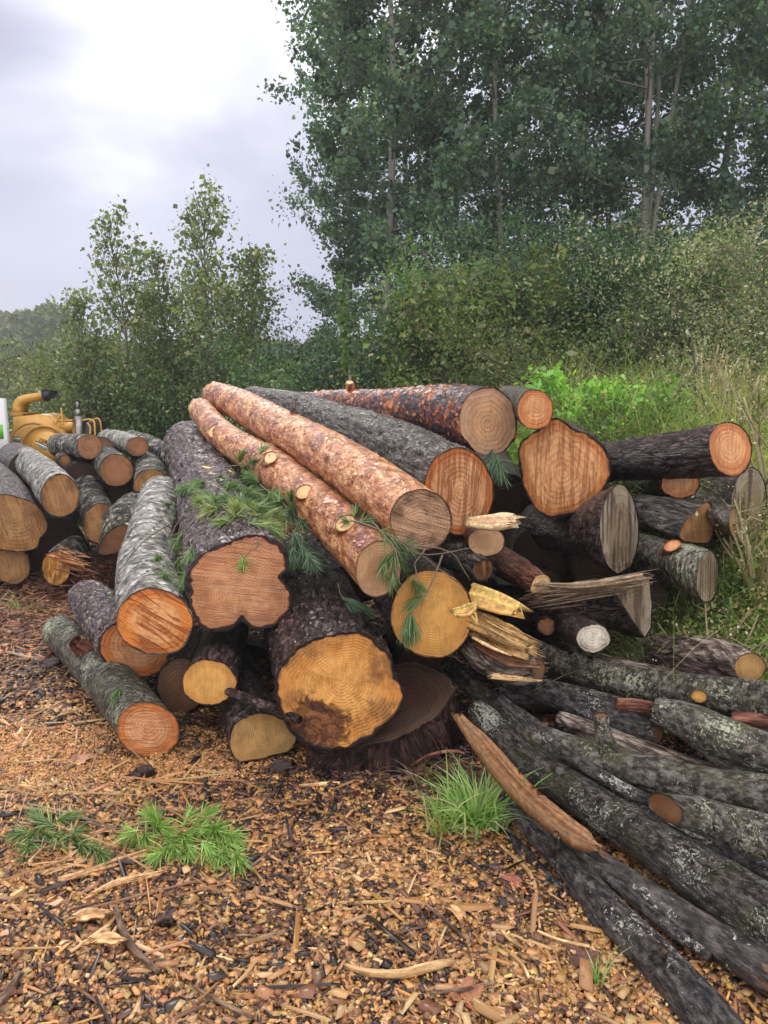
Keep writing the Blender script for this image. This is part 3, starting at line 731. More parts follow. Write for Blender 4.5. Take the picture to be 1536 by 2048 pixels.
log('great_log', 'thickest log with dark stained yellow end and rotten pocket, resting on the stump slab', [(678, 1380, 3.2, 125), (625, 1230, 4.3, 96), (596, 1140, 5.6, 78)], B_BLACK, F_BIG, hp, group=FRONT, k=.35, bt=.022, furrow=.018, flakes=6000, fsize=.0065, na=120, rough_face=.006, blend=.3)
jp = (864, 1229, 85, 89, 0)
log('yellow_pine_log', 'log with smooth yellow ringed end and torn splinter at its right edge', [(863, 1228, 3.45, 86), (780, 1130, 4.5, 64), (735, 1080, 5.4, 52)], B_BLACK, F_YEL, jp, group=FRONT, k=.4, bt=.008, furrow=.010)
# --- the pink pines on top
a = log('crooked_pine_log', 'slender crooked salmon pine log with cut branch knots, lower of the two parallel ones', [(757, 1140, 3.3, 54), (690, 1066, 3.75, 51), (618, 998, 4.2, 45), (548, 938, 4.8, 39), (492, 903, 5.25, 33), (440, 866, 5.8, 29), (402, 822, 6.5, 25)], B_PINE, F_PINE, (757, 1138, 46, 57, 12), group=FRONT, k=.2, bt=.005, furrow=.003, amp=.014, end_mat=F_KNOT, ragged_rear=.06, flakes=1200, fsize=.008)
stub(a, [(690, 1046, 3.50, 16), (686, 1058, 3.62, 22), (672, 1075, 3.75, 26)], B_PINE, face=(690, 1046, 22, 15, -25), nrm=(-.05, -.75, .7))
stub(a, [(608, 983, 3.98, 15), (602, 995, 4.12, 19), (596, 1006, 4.2, 22)], B_PINE, face=(608, 983, 18, 13, -30), nrm=(0, -.7, .7))
stub(a, [(543, 914, 4.55, 15), (538, 930, 4.68, 19), (545, 948, 4.8, 22)], B_PINE, face=(541, 914, 14, 11, -30), nrm=(-.1, -.5, .85))
stub(a, [(437, 861, 5.60, 19), (442, 872, 5.7, 22), (450, 886, 5.8, 26)], B_PINE, face=(437, 862, 22, 14, -15), nrm=(-.1, -.75, .7))
a = log('red_pine_log', 'long salmon pine log with grey-stained end, upper of the two parallel ones', [(842, 1038, 3.3, 62), (740, 966, 3.85, 56), (640, 900, 4.5, 47), (540, 846, 5.4, 38), (484, 812, 6.1, 32), (432, 792, 6.9, 27)], B_PINE, F_PINED, (842, 1039, 63, 61, 20), group=FRONT, k=.2, bt=.006, furrow=.004, amp=.016, end_mat=F_KNOT, ragged_rear=.05, flakes=2200, fsize=.008)
stub(a, [(580, 812, 5.0, 5), (594, 838, 4.95, 7), (592, 856, 4.98, 9)], B_BLACK, None)
log('dark_long_log', 'long dark grey log with saw-streaked orange-rimmed end above the stained pine end', [(918, 985, 3.75, 80), (800, 912, 4.6, 66), (690, 862, 5.5, 50), (590, 820, 6.8, 36), (505, 797, 8.0, 25)], B_LONG, F_SAW, (919, 984, 69, 89, -6), group=FRONT, bt=.008, furrow=.010, flakes=5000, fsize=.006)
a = log('scaly_pine_log', 'topmost red pine log with purple scales and round pale pink end', [(977, 843, 4.1, 66), (880, 826, 4.7, 55), (780, 820, 5.5, 43), (690, 812, 6.4, 32), (600, 806, 7.5, 20)], B_SCALE, F_TOP, (977, 843, 58, 69, -3), group=FRONT, bt=.010, furrow=.006, amp=.012, flakes=3500, fsize=.011)
stub(a, [(699, 764, 6.1, 7), (702, 778, 6.15, 9), (706, 796, 6.3, 11)], B_PINE, face=(699, 764, 8, 4, 0), nrm=(0, -.4, .9))
log('thin_birch_log', 'small log with bright orange end on top of the heart-shaped log', [(1070, 818, 3.88, 39), (1035, 803, 5.2, 30), (1012, 795, 6.8, 23)], B_LICH, F_ORS, (1070, 819, 37, 41, 0), group=FRONT, bt=.005, k=.1)
ph = [(1105, 835), (1130, 842), (1150, 858), (1180, 868), (1205, 888), (1221, 915), (1222, 950), (1205, 985), (1170, 1015), (1130, 1034), (1090, 1035), (1065, 1010), (1045, 970), (1036, 920), (1040, 885), (1062, 868), (1078, 855)]
log('heart_log', 'big log with heart-shaped orange-edged end full of vertical saw streaks', [(1130, 942, 4.0, 93), (1128, 905, 5.4, 60), (1120, 880, 7.0, 44)], B_DARK, F_HEART, ph, group=FRONT, k=.15, bt=.016, na=110, furrow=.01)
# --- right side
log('dark_spruce_log', 'dark furrowed log jutting right over the weeds with an orange-rimmed end', [(1460, 898, 3.9, 57), (1330, 912, 4.5, 46), (1190, 926, 5.3, 38), (1120, 930, 5.8, 34)], B_DARK, F_ORS, (1461, 898, 43, 56, -12), group=FRONT, bt=.006, furrow=.008)
log('weathered_log', 'log with tall narrow grey oval end, drip-marked, below the heart-shaped end', [(1238, 1058, 3.72, 60), (1170, 1060, 4.2, 50), (1080, 1050, 4.9, 42)], B_BLACK, F_OLD, (1239, 1058, 39, 90, 0), group=FRONT, nrm=(.85, -.52, .05), bt=.012, k=0)  # black bark used here to paint the shadow left of the oval end
log('grey_barked_log', 'grey smooth-barked log with ragged fan-shaped end right of the tall oval end', [(1395, 1043, 4.0, 38), (1330, 1030, 4.3, 38), (1250, 1020, 4.8, 36)], B_LONG, F_TAN, [(1420, 1004), (1428, 1030), (1428, 1060), (1420, 1084), (1392, 1086), (1362, 1078), (1362, 1062), (1376, 1036), (1400, 1012)], group=FRONT, bt=.004, nrm=(.55, -.83, .1), jag=.015)
log('hidden_orange_log', 'log showing only a strip of orange end under the dark spruce log', [(1361, 968, 4.45, 36), (1300, 962, 5.5, 30)], B_DARK, F_ORS, (1361, 968, 40, 29, 0), group=FRONT, k=.5)
log('narrow_ended_log', 'dark log with thin pale oval end at the right edge of the pile', [(1470, 1045, 4.15, 30), (1430, 1030, 4.5, 36), (1390, 1010, 5.0, 36)], B_LONG, F_TAN, (1470, 1045, 12, 31, 0), group=FRONT, nrm=(.9, -.45, .05))
log('weathered_log', 'grey weathered log end with dark drips under the jutting orange-rimmed end', [(1497, 1012, 4.35, 60), (1440, 990, 5.0, 48), (1400, 980, 5.6, 44)], B_DARK, F_OLD, (1497, 1012, 37, 78, 6), group=FRONT, nrm=(.62, -.78, .05), bt=.01)
a = log('blotchy_log', 'black lichen-blotched log with narrow whitish oval end in the weeds', [(1415, 1153, 3.7, 46), (1360, 1132, 3.95, 46), (1290, 1108, 4.4, 42)], B_LICH, F_OLD, (1415, 1153, 23, 53, 4), group=FRONT, nrm=(.87, -.48, .05))
stub(a, [(1347, 1092, 3.72, 15), (1342, 1102, 3.82, 18), (1340, 1112, 3.92, 22)], B_REDD, F_ORS, face=(1345, 1090, 19, 11, -20), nrm=(-.1, -.7, .7))
log('red_brown_log', 'thin red-brown log sloping down from under the pile to the torn log', [(1083, 1172, 3.72, 28), (1040, 1145, 4.1, 31), (975, 1108, 4.7, 32)], B_REDD, F_KNOT, (1082, 1172, 20, 25, 25), group=FRONT, bt=.004)
log('half_round_log', 'small log with half-round brown end beneath the saw-streaked orange-rimmed end', [(972, 1084, 3.62, 36), (930, 1050, 4.6, 32)], B_DARK, F_PINE, (973, 1083, 38, 30, 0), group=FRONT, bt=.005, k=.3)
log('broken_dark_log', 'dark log with broken bark end above the smooth yellow end', [(966, 1140, 3.55, 24), (910, 1110, 3.9, 34), (850, 1080, 4.4, 40)], B_LONG, F_DK, None, group=FRONT, jag=.05, rough_face=.02)
a = log('torn_log', 'black mossy log with torn fibres and a pale triangular split end', [(1262, 1215, 3.55, 44), (1180, 1215, 3.8, 52), (1080, 1225, 4.1, 50), (1000, 1215, 4.5, 46)], B_BLACK, F_OLD, [(1222, 1172), (1260, 1160), (1298, 1147), (1304, 1200), (1304, 1255), (1290, 1276), (1268, 1244), (1244, 1208)], group=FRONT, nrm=(.35, -.93, .1), bt=.006, smooth_outline=False, rear_round=1., blend=.25)
log('white_ended_log', 'short mossy log with small whitish round end among the dark logs', [(1187, 1277, 3.3, 32), (1160, 1262, 3.6, 31), (1115, 1240, 4.0, 28)], B_BLACK, F_WHITE, (1187, 1277, 35, 29, -5), group=FRONT, bt=.006)
log('tiny_red_log', 'tiny log with dark red round end left of the small whitish end', [(1093, 1253, 3.75, 20), (1085, 1245, 4.4, 17)], B_REDD, F_BR, (1093, 1253, 18, 18, 0), group=FRONT, k=.5)
log('plated_log', 'plate-barked log with orange-brown end at the right edge above the poles', [(1500, 1335, 3.15, 32), (1440, 1312, 3.35, 36), (1370, 1305, 3.6, 34), (1308, 1300, 3.85, 30)], B_HEMP, F_DYEL, (1500, 1334, 33, 29, 0), group=FRONT, bt=.006, k=.45)
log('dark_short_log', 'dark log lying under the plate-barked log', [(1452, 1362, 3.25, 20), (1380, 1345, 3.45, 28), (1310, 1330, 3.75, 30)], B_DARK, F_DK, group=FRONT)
# logs deep inside the pile, coloured near black as shade in the gaps
deep = [((620, 1290, 4.4, 60), (560, 1180, 6.5, 40), 'between the kidney-ended log and the thickest log'),
        ((500, 1330, 4.5, 45), (470, 1250, 6.2, 35), 'above the flat-topped yellow ringed end'),
        ((1010, 1000, 5.2, 60), (960, 900, 7.5, 40), 'left of the heart-shaped end'),
        ((1090, 1110, 4.7, 66), (1000, 1000, 7.0, 45), 'below the heart-shaped end'),
        ((940, 1190, 4.6, 60), (860, 1080, 6.8, 40), 'right of the smooth yellow end'),
        ((1200, 1130, 4.6, 60), (1100, 1060, 6.0, 50), 'left of the tall narrow oval end'),
        ((840, 1330, 4.3, 50), (780, 1230, 6.0, 40), 'above the stump slab'),
        ((1010, 1250, 4.3, 48), (930, 1180, 5.6, 42), 'behind the yellow splinter'),
        ((1290, 1200, 4.2, 50), (1210, 1150, 5.4, 45), 'behind the pale triangular split end'),
        ((1100, 1330, 3.9, 42), (1010, 1270, 5.0, 36), 'behind the top lichen pole'),
        ((1330, 980, 5.2, 44), (1200, 980, 6.4, 38), 'behind the grey smooth-barked log'),
        ((1080, 1180, 4.5, 50), (1000, 1130, 5.6, 46), 'behind the thin red-brown log'),
        ((720, 1160, 4.6, 50), (660, 1080, 6.0, 40), 'under the crooked salmon pine')]
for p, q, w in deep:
    log('deep_log', 'log coloured near black for shade deep in the pile ' + w, [p, q], B_BLACK, F_DEEP, (p[0], p[1], p[3], p[3] * .9, 0), group='dark logs deep in the pile', nr=26, na=40)
# stump slab
e = empty('stump_slab', at(785, 1470, 3.4)); tag(e, 'flat wet stump slab with dark top lying under the thickest log', 'stump')
p0 = at(782, 1425, 3.40)
sl = [(618, 1490), (640, 1440), (690, 1380), (760, 1335), (830, 1322), (885, 1340), (912, 1368), (905, 1395), (882, 1425), (845, 1455), (800, 1478), (750, 1492), (700, 1500), (650, 1504)]
build_log('x', [(*p0, .33), (*(p0 + np.array([.0, .0, -.11])), .36), (*(p0 + np.array([.0, .02, -.25])), .355)], bark_mat('stump_bark', (.005, .002, .002), (.020, .008, .007), (.055, .026, .020), fr=22, stretch=.4, plates=.5, bump=.03, rough=.35, patch=((.16, .09, .03), .62, .7)), e, face=sl, fmat=F_STUMP, nrm=(-.10, -.34, .94), world=True, bt=.012, na=120, nr=26, furrow=.02, amp=.02, fr=12, rear_round=.3, fname='cut_top')

# --- left pile
LP = 'logs in the smaller pile at the left'
log('oak_log', 'big log at the left picture edge with bulging tan end', [(35, 1037, 5.9, 60), (5, 985, 6.8, 48), (-40, 940, 8.0, 40)], B_GREY, F_TAN, [(-25, 1000), (0, 988), (30, 992), (60, 1002), (82, 1018), (94, 1040), (94, 1062), (80, 1078), (74, 1096), (40, 1104), (0, 1100), (-25, 1085), (-35, 1040)], group=LP, k=.3, bt=.01)
log('oak_log', 'brown-ended log on the ground under the big one at the left edge', [(22, 1132, 6.1, 40), (-10, 1100, 7.2, 34)], B_BIRCHD, F_TAN, (22, 1132, 41, 37, 0), group=LP, k=.3)
log('birch_log', 'white-barked birch log with round tan end and dark crack, second from the left edge', [(120, 991, 5.8, 41), (85, 950, 6.8, 34), (55, 922, 7.8, 29)], B_BIRCH, F_TAN, (120, 991, 40, 43, 0), group=LP, k=.15, bt=.008)
log('birch_log', 'white birch log with cracked brown end in front of the yellow chipper', [(179, 893, 6.9, 26), (150, 893, 7.4, 26), (118, 890, 8.0, 24)], B_BIRCHD, F_BR, (179, 893, 26, 26, 0), group=LP, k=.6, nrm=None, bt=.007)
log('birch_log', 'log with clearly ringed orange-brown end in the middle of the smaller pile', [(233, 940, 6.5, 33), (205, 915, 7.6, 28)], B_BIRCHD, F_BR, (233, 940, 34, 33, 0), group=LP, k=.2, bt=.008)
log('birch_log', 'small birch log with brown hollow-looking end at the top right of the smaller pile', [(275, 893, 7.0, 23), (240, 882, 7.8, 22), (215, 878, 8.5, 21)], B_BIRCH, F_BR, (275, 893, 23, 20, 0), group=LP, k=.4, bt=.007)
log('birch_log', 'log with shaded tan end touching the broken stub at the right of the smaller pile', [(304, 970, 6.3, 35), (298, 930, 7.3, 29), (285, 905, 8.2, 26)], B_BIRCHD, F_TAN, (303, 971, 36, 34, 0), group=LP, k=.2, bt=.008)
log('birch_log', 'mottled birch log sloping down right behind the smaller pile', [(352, 925, 6.9, 16), (310, 895, 7.4, 19), (262, 880, 8.0, 20)], B_BIRCHD, None, None, group=LP, bt=.005)
log('birch_log', 'grey-barked log whose crescent tan end is half hidden by a broken slab', [(202, 1048, 6.05, 38), (178, 995, 6.9, 36), (165, 950, 7.6, 33)], B_BIRCHD, F_TAN, (202, 1048, 36, 42, 0), group=LP, k=.3)
log('mossy_log', 'broken mossy log with notched brown end leaning over the crescent end', [(232, 1085, 5.75, 36), (245, 1045, 5.95, 42), (270, 1018, 6.3, 38)], B_BIRCHD, F_DK, [(195, 1105), (205, 1075), (225, 1055), (250, 1048), (270, 1058), (272, 1080), (250, 1100), (215, 1110)], group=LP, nrm=(-.1, -.95, -.1), jag=.02)
log('small_birch_log', 'little log with reddish end beneath the cracked brown birch end', [(129, 921, 7.1, 13), (122, 912, 8.0, 12)], B_BIRCHD, F_BR, (129, 921, 13, 13, 0), group=LP, k=.4)
log('splintered_log', 'short splintered stump end with orange torn wood on the ground', [(112, 1136, 5.9, 34), (150, 1105, 6.3, 34)], B_BIRCHD, F_YEL, (112, 1136, 30, 36, 0), group=LP, rough_face=.03, jag=.04, k=.3)
e = empty('upright_stub', at(325, 985, 5.4)); tag(e, 'short broken grey stub with small orange cut standing on the birch log', 'branch stub')
build_log('x', [(331, 1000, 5.35, 11), (324, 984, 5.45, 13), (318, 965, 5.6, 9)], B_LICH, e, face=(330, 994, 8, 8, 0), fmat=F_ORS, na=28, nr=14, nrm=(.2, -.9, .2), bt=.003)
log('birch_log', 'birch log with blackened end sticking up behind the kidney-ended log', [(350, 872, 7.6, 13), (372, 885, 7.5, 17), (420, 898, 7.4, 18)], B_BIRCH, F_DK, (352, 873, 10, 12, 0), group=LP)
log('birch_log', 'blackened log behind the ringed orange-brown end', [(205, 895, 7.3, 22), (160, 925, 8.0, 26)], B_BIRCHD, F_DK, None, group=LP)
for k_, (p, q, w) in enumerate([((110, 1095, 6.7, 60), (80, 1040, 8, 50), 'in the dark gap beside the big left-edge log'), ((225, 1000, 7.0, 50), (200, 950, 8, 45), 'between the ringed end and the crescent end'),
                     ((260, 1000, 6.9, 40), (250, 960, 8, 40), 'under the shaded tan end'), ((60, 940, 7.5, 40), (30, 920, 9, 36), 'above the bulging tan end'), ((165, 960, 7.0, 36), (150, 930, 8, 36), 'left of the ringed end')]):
    log('deep_log', 'dark log in the smaller pile ' + w, [p, q], B_BLACK, F_DEEP, None, group='dark logs deep in the smaller pile', nr=24, na=36)  # filler logs whose near-black colours paint the shade between the logs

# --- poles at the lower right
PG = 'dark limbs heaped at the lower right'
def pole(label, path, bark, fmat=F_DK, face=None, **kw):
    kw.setdefault('na', 72); kw.setdefault('bt', .003); kw.setdefault('furrow', .007); kw.setdefault('amp', .016); kw.setdefault('fr', 30.)
    return log('limb_pole', label, path, bark, fmat, face, cat='limb', group=PG, **kw)
a = pole('long curved black limb nearest the camera, spotted with white lichen, running off the bottom edge', [(1010, 1590, 2.92, 20), (1040, 1625, 2.78, 25), (1130, 1722, 2.55, 29), (1215, 1820, 2.34, 35), (1300, 1905, 2.17, 39), (1405, 2020, 1.99, 46), (1510, 2150, 1.84, 54)], B_POLE)
stub(a, [(1207, 1900, 2.30, 15), (1190, 1830, 2.36, 19), (1150, 1745, 2.5, 22)], B_POLE, F_DK)
stub(a, [(1112, 1668, 2.46, 7), (1108, 1690, 2.52, 12), (1112, 1705, 2.57, 20)], B_POLE, F_DK)
stub(a, [(1330, 1900, 2.06, 8), (1318, 1915, 2.1, 16), (1305, 1925, 2.14, 26)], B_POLE, F_DK)
pole('thin black split limb on the chips left of the nearest curved limb', [(1008, 1660, 2.80, 9), (1050, 1710, 2.68, 14), (1120, 1785, 2.5, 15), (1160, 1830, 2.42, 10)], B_POLE)
pole('dark limb with peeled brown streak second from the bottom edge', [(1140, 1690, 2.72, 24), (1220, 1745, 2.55, 29), (1320, 1810, 2.38, 33), (1440, 1885, 2.2, 37), (1600, 1985, 2.0, 42)], bark_mat('peeled_pole_bark', (.009, .008, .008), (.036, .030, .029), (.09, .078, .075), fr=40, stretch=.4, plates=.15, lichen=.22, lichen_col=(.58, .60, .54), bump=.006, rough=.34, lscale=40, patch=((.28, .16, .09), .60, .66)))
a = pole('thickest limb, long and crusted with white lichen, running to the lower right corner', [(955, 1420, 3.42, 24), (1060, 1520, 3.08, 32), (1180, 1605, 2.82, 40), (1330, 1700, 2.52, 50), (1440, 1775, 2.34, 60), (1610, 1890, 2.08, 72)], B_POLEL, furrow=.006)
a = pole('grey limb with an upright cut fork stub, sweeping to the right edge', [(1045, 1452, 3.2, 20), (1090, 1480, 3.08, 29), (1180, 1515, 2.96, 33), (1290, 1545, 2.84, 37), (1410, 1575, 2.7, 41), (1580, 1600, 2.5, 46)], B_POLEM, fmat=F_DK)
stub(a, [(1202, 1430, 2.86, 15), (1206, 1465, 2.87, 16), (1222, 1515, 2.91, 24)], B_POLEM, F_DK)
pole('dark mossy limb emerging beside the stump slab behind the fork-stub limb', [(898, 1330, 3.85, 19), (960, 1385, 3.6, 20), (1040, 1440, 3.35, 23), (1085, 1475, 3.2, 24)], B_POLEL)
pole('short mossy limb with blunt end lying on the thickest limb at the right edge', [(1328, 1615, 2.55, 26), (1400, 1632, 2.47, 36), (1480, 1658, 2.38, 41), (1590, 1690, 2.28, 44)], B_POLEM, nrm=(-.95, -.3, .1))
a = pole('smooth grey forked limb with blunt broken end near the right edge', [(1305, 1420, 2.98, 26), (1370, 1440, 2.93, 38), (1450, 1475, 2.82, 42), (1590, 1535, 2.65, 46)], B_POLEM)
stub(a, [(1580, 1600, 2.62, 22), (1480, 1535, 2.78, 27), (1400, 1465, 2.92, 34)], B_POLEM, F_DK)
a = pole('topmost long limb, blotched with pale green lichen, with an oval branch scar', [(1075, 1300, 3.75, 20), (1150, 1338, 3.55, 27), (1250, 1362, 3.35, 33), (1340, 1378, 3.2, 37), (1450, 1392, 3.05, 40), (1600, 1408, 2.9, 42)], B_LICH)
stub(a, [(1142, 1305, 3.42, 7), (1158, 1322, 3.45, 14), (1185, 1348, 3.46, 22)], B_LICH, None)
stub(a, [(1399, 1393, 2.98, 15), (1399, 1392, 3.06, 17)], B_LICH, F_YEL, face=(1399, 1393, 17, 13, 10), nrm=(0, -.95, .3), nr=5)
pole('dark limb with a broken pink-barked tip in the middle of the heap', [(1318, 1468, 2.98, 20), (1250, 1446, 3.1, 27), (1150, 1405, 3.3, 27), (1060, 1372, 3.5, 24), (985, 1345, 3.7, 20)], B_POLE, jag=.03)
pole('short red-brown limb piece between the lichen limb and the grey forked limb', [(1232, 1408, 3.0, 12), (1275, 1412, 3.0, 14), (1330, 1425, 3.02, 14)], B_REDD)
pole('flaking brown limb beneath the upright fork stub', [(1120, 1435, 3.25, 14), (1200, 1470, 3.1, 21), (1330, 1520, 2.95, 24), (1460, 1565, 2.85, 22)], B_HEMP)
pole('black limb in shade under the fork-stub limb', [(1100, 1540, 3.1, 26), (1200, 1600, 2.95, 32), (1330, 1655, 2.8, 36), (1500, 1730, 2.6, 40)], B_POLE)
pole('dark brown limb just below the pale green lichen limb', [(1190, 1320, 3.7, 16), (1270, 1345, 3.55, 22), (1400, 1372, 3.4, 24), (1580, 1400, 3.25, 24)], B_HEMP)
pole('red-brown limb end peeping out at the right edge below the lichen limb', [(1465, 1435, 2.98, 14), (1520, 1440, 2.93, 16), (1600, 1450, 2.9, 16)], B_REDD)
pole('low black limb under the grey forked limb', [(1240, 1560, 3.05, 24), (1380, 1580, 2.95, 30), (1580, 1640, 2.7, 34)], B_POLE)
pole('low black limb filling the gap above the thickest limb', [(1000, 1420, 3.6, 20), (1100, 1500, 3.3, 26), (1220, 1560, 3.1, 28)], B_POLE)
pole('black limb in the gap under the topmost limb', [(1000, 1390, 3.85, 24), (1150, 1400, 3.7, 28), (1350, 1430, 3.4, 32), (1560, 1480, 3.1, 34)], B_POLE)
pole('low black limb against the right edge above the short mossy limb', [(1420, 1590, 2.85, 24), (1600, 1660, 2.6, 30)], B_POLE)
pole('black limb between the short mossy limb and the thickest limb', [(1350, 1680, 2.62, 24), (1450, 1710, 2.52, 32), (1600, 1770, 2.38, 40)], B_POLE)

pole('slim dark limb lying along the top of the thickest limb', [(1000, 1395, 3.3, 9), (1110, 1490, 3.0, 12), (1230, 1568, 2.8, 13), (1350, 1622, 2.62, 10)], B_POLE, amp=.003)
pole('slim black limb crossing between the two limbs nearest the camera', [(1090, 1660, 2.72, 8), (1200, 1742, 2.5, 11), (1330, 1850, 2.28, 13), (1420, 1915, 2.15, 10)], B_POLE, amp=.003)
pole('slim lichen-flecked limb just under the pale green lichen limb', [(1090, 1365, 3.4, 9), (1220, 1400, 3.2, 12), (1350, 1440, 3.05, 13), (1560, 1470, 2.9, 12)], B_POLEL, amp=.003)
# ------------------------------------------------------------------ vegetation
LEAF = attr_mat('leaf', rough=.42, transl=.40, spec=.5)
STEM = attr_mat('stem', rough=.7)
BARKT = plain('tree_bark', (.30, .28, .25), .7, .35, 14, .01)

def leaf_quads(P, size, r, col, jit=.25, droop=.3, asp=.75, dirs=None, curl=.25):
    """diamond leaves at P (n,3); returns V, Q, C"""
    n = len(P)
    d = r.normal(0, 1, (n, 3)); d[:, 2] -= droop
    if dirs is not None: d = d * .6 + dirs
    d /= np.linalg.norm(d, axis=1)[:, None]
    s = r.normal(0, 1, (n, 3)); s -= (s * d).sum(1)[:, None] * d; s /= np.linalg.norm(s, axis=1)[:, None] + 1e-9
    nn = np.cross(d, s)
    L = size * r.lognormal(-.03, .33, n)[:, None]; Wd = L * asp * .5
    a = P; b = P + d * L * .42 + s * Wd + nn * L * curl * .3; c = P + d * L; e = P + d * L * .42 - s * Wd + nn * L * curl * .3
    V = np.stack([a, b, c, e], 1).reshape(-1, 3)
    Q = np.arange(n * 4).reshape(-1, 4)
    col = np.asarray(col, float)
    pick = r.integers(0, len(col), n)
    C = col[pick] * r.lognormal(0, jit, (n, 1)) * (1 + r.normal(0, .06, (n, 3)))
    return V, Q, np.repeat(np.clip(C, .003, .7), 4, axis=0)

def rod(mb, pts, r0, r1, n=5, col=None):
    pts = np.asarray(pts)
    mb.tube(pts, np.linspace(r0, r1, len(pts)), n, col)

def make_tree(name, label, cat, base, height, prof, nleaf, lsize, cols, seed, group=None, trunk=.12, lean=(0, 0), limbs=60, z0=.15, up=.9, trunk_col=(.16, .15, .13), forks=1, sub=5, spread=.2, asp=.8, leader=True, bare=0.):
    """prof(t) -> crown radius at relative height t; leaves sit along sub-branches so that gaps stay between the clumps"""
    r = np.random.default_rng(seed)
    base = np.array([base[0], base[1], float(gz(base[0], base[1]))])
    e = empty(name, base); tag(e, label, cat, group)
    wood = MB(); LP_ = []; LD = []; W = []
    leads = []
    for f in range(forks):
        a = r.uniform(0, 6.28); sp_ = (0 if forks == 1 else r.uniform(.35, .9)) * prof(.5)
        top = base + np.array([lean[0] + math.cos(a) * sp_, lean[1] + math.sin(a) * sp_, height * (1 if f == 0 else r.uniform(.75, .97))])
        k = 14; t = np.linspace(0, 1, k)[:, None]
        pts = base + (top - base) * t
        pts[:, :2] += (np.sin(t * 5 + seed + f) * .028 * height * t)[:, :1] * np.array([1, .6])
        if forks > 1: pts[:, :2] = base[:2] + (pts[:, :2] - base[:2]) * (t ** .8)
        rad = trunk * (1 - t[:, 0]) ** .8 * (1 if forks == 1 else .75) + .006
        wood.tube(pts, rad, 8, np.array(trunk_col)); leads.append(pts)
    for i in range(limbs):
        pts = leads[i % forks]
        t = z0 + (1 - z0) * ((i + r.random()) / limbs) ** .92
        t = min(t, .985)
        p = np.array([np.interp(t, np.linspace(0, 1, len(pts)), pts[:, j]) for j in range(3)])
        az = i * 2.399 + r.normal(0, .4)
        R_ = prof(t) * r.uniform(.55, 1.25)
        rise = up * (.5 + .8 * t) * R_
        end = p + np.array([math.cos(az) * R_, math.sin(az) * R_, rise])
        mid = (p + end) / 2 + np.array([0, 0, -.10 * R_]) + r.normal(0, .05 * R_, 3)
        br = catmull([p, mid, end], 8)
        r0 = trunk * .30 * (1 - t) ** .7 + .006
        wood.tube(br, np.linspace(r0, .004, 8), 5, np.array(trunk_col) * .8, cap=False)
        nsub = max(1, int(sub * (.5 + R_ / max(prof(.4), .1) * .6)))
        for s_ in range(nsub):
            f = r.uniform(.25, 1.0)
            q = np.array([np.interp(f, np.linspace(0, 1, 8), br[:, j]) for j in range(3)])
            dl = np.array([math.cos(az + r.normal(0, .9)), math.sin(az + r.normal(0, .9)), r.normal(.45, .4)])
            dl /= np.linalg.norm(dl)
            ln = R_ * r.uniform(.22, .5) * (1.2 - .4 * f) + .08
            q2 = q + dl * ln
            if r.random() < .35: wood.tube([q, (q + q2) / 2 + r.normal(0, .02, 3), q2], [.006, .004, .002], 3, np.array(trunk_col) * .7, cap=False)
            LP_.append((q, q2)); LD.append(ln * r.uniform(.5, 1.3)); 
    LD = np.array(LD) + 1e-6; cnt = r.multinomial(int(nleaf), LD / LD.sum())
    a = np.array([x[0] for x in LP_]); b = np.array([x[1] for x in LP_])
    idx = np.repeat(np.arange(len(a)), cnt)
    tt = r.beta(1.6, 1.1, len(idx))[:, None]
    ln = np.linalg.norm(b - a, axis=1)[idx][:, None]
    P = a[idx] + (b[idx] - a[idx]) * tt + r.normal(0, 1, (len(idx), 3)) * (spread * ln + .015)
    tone = r.normal(0, .24, len(a))[idx]
    V, Q, C = leaf_quads(P, lsize, r, cols, asp=asp)
    C = np.clip(C * np.exp(np.repeat(tone, 4))[:, None], .003, .7)
    ws = wood.obj('trunk' if trunk > .05 else 'stems', STEM, e)
    mk('crown' if trunk > .05 else 'foliage', V, [Q], LEAF, e, {'col': ('FLOAT_COLOR', C)}, False)
    return e

def atY(u, D):
    """ground position seen in column u at distance D"""
    p = at(u, 760, D); return p[0], p[1]

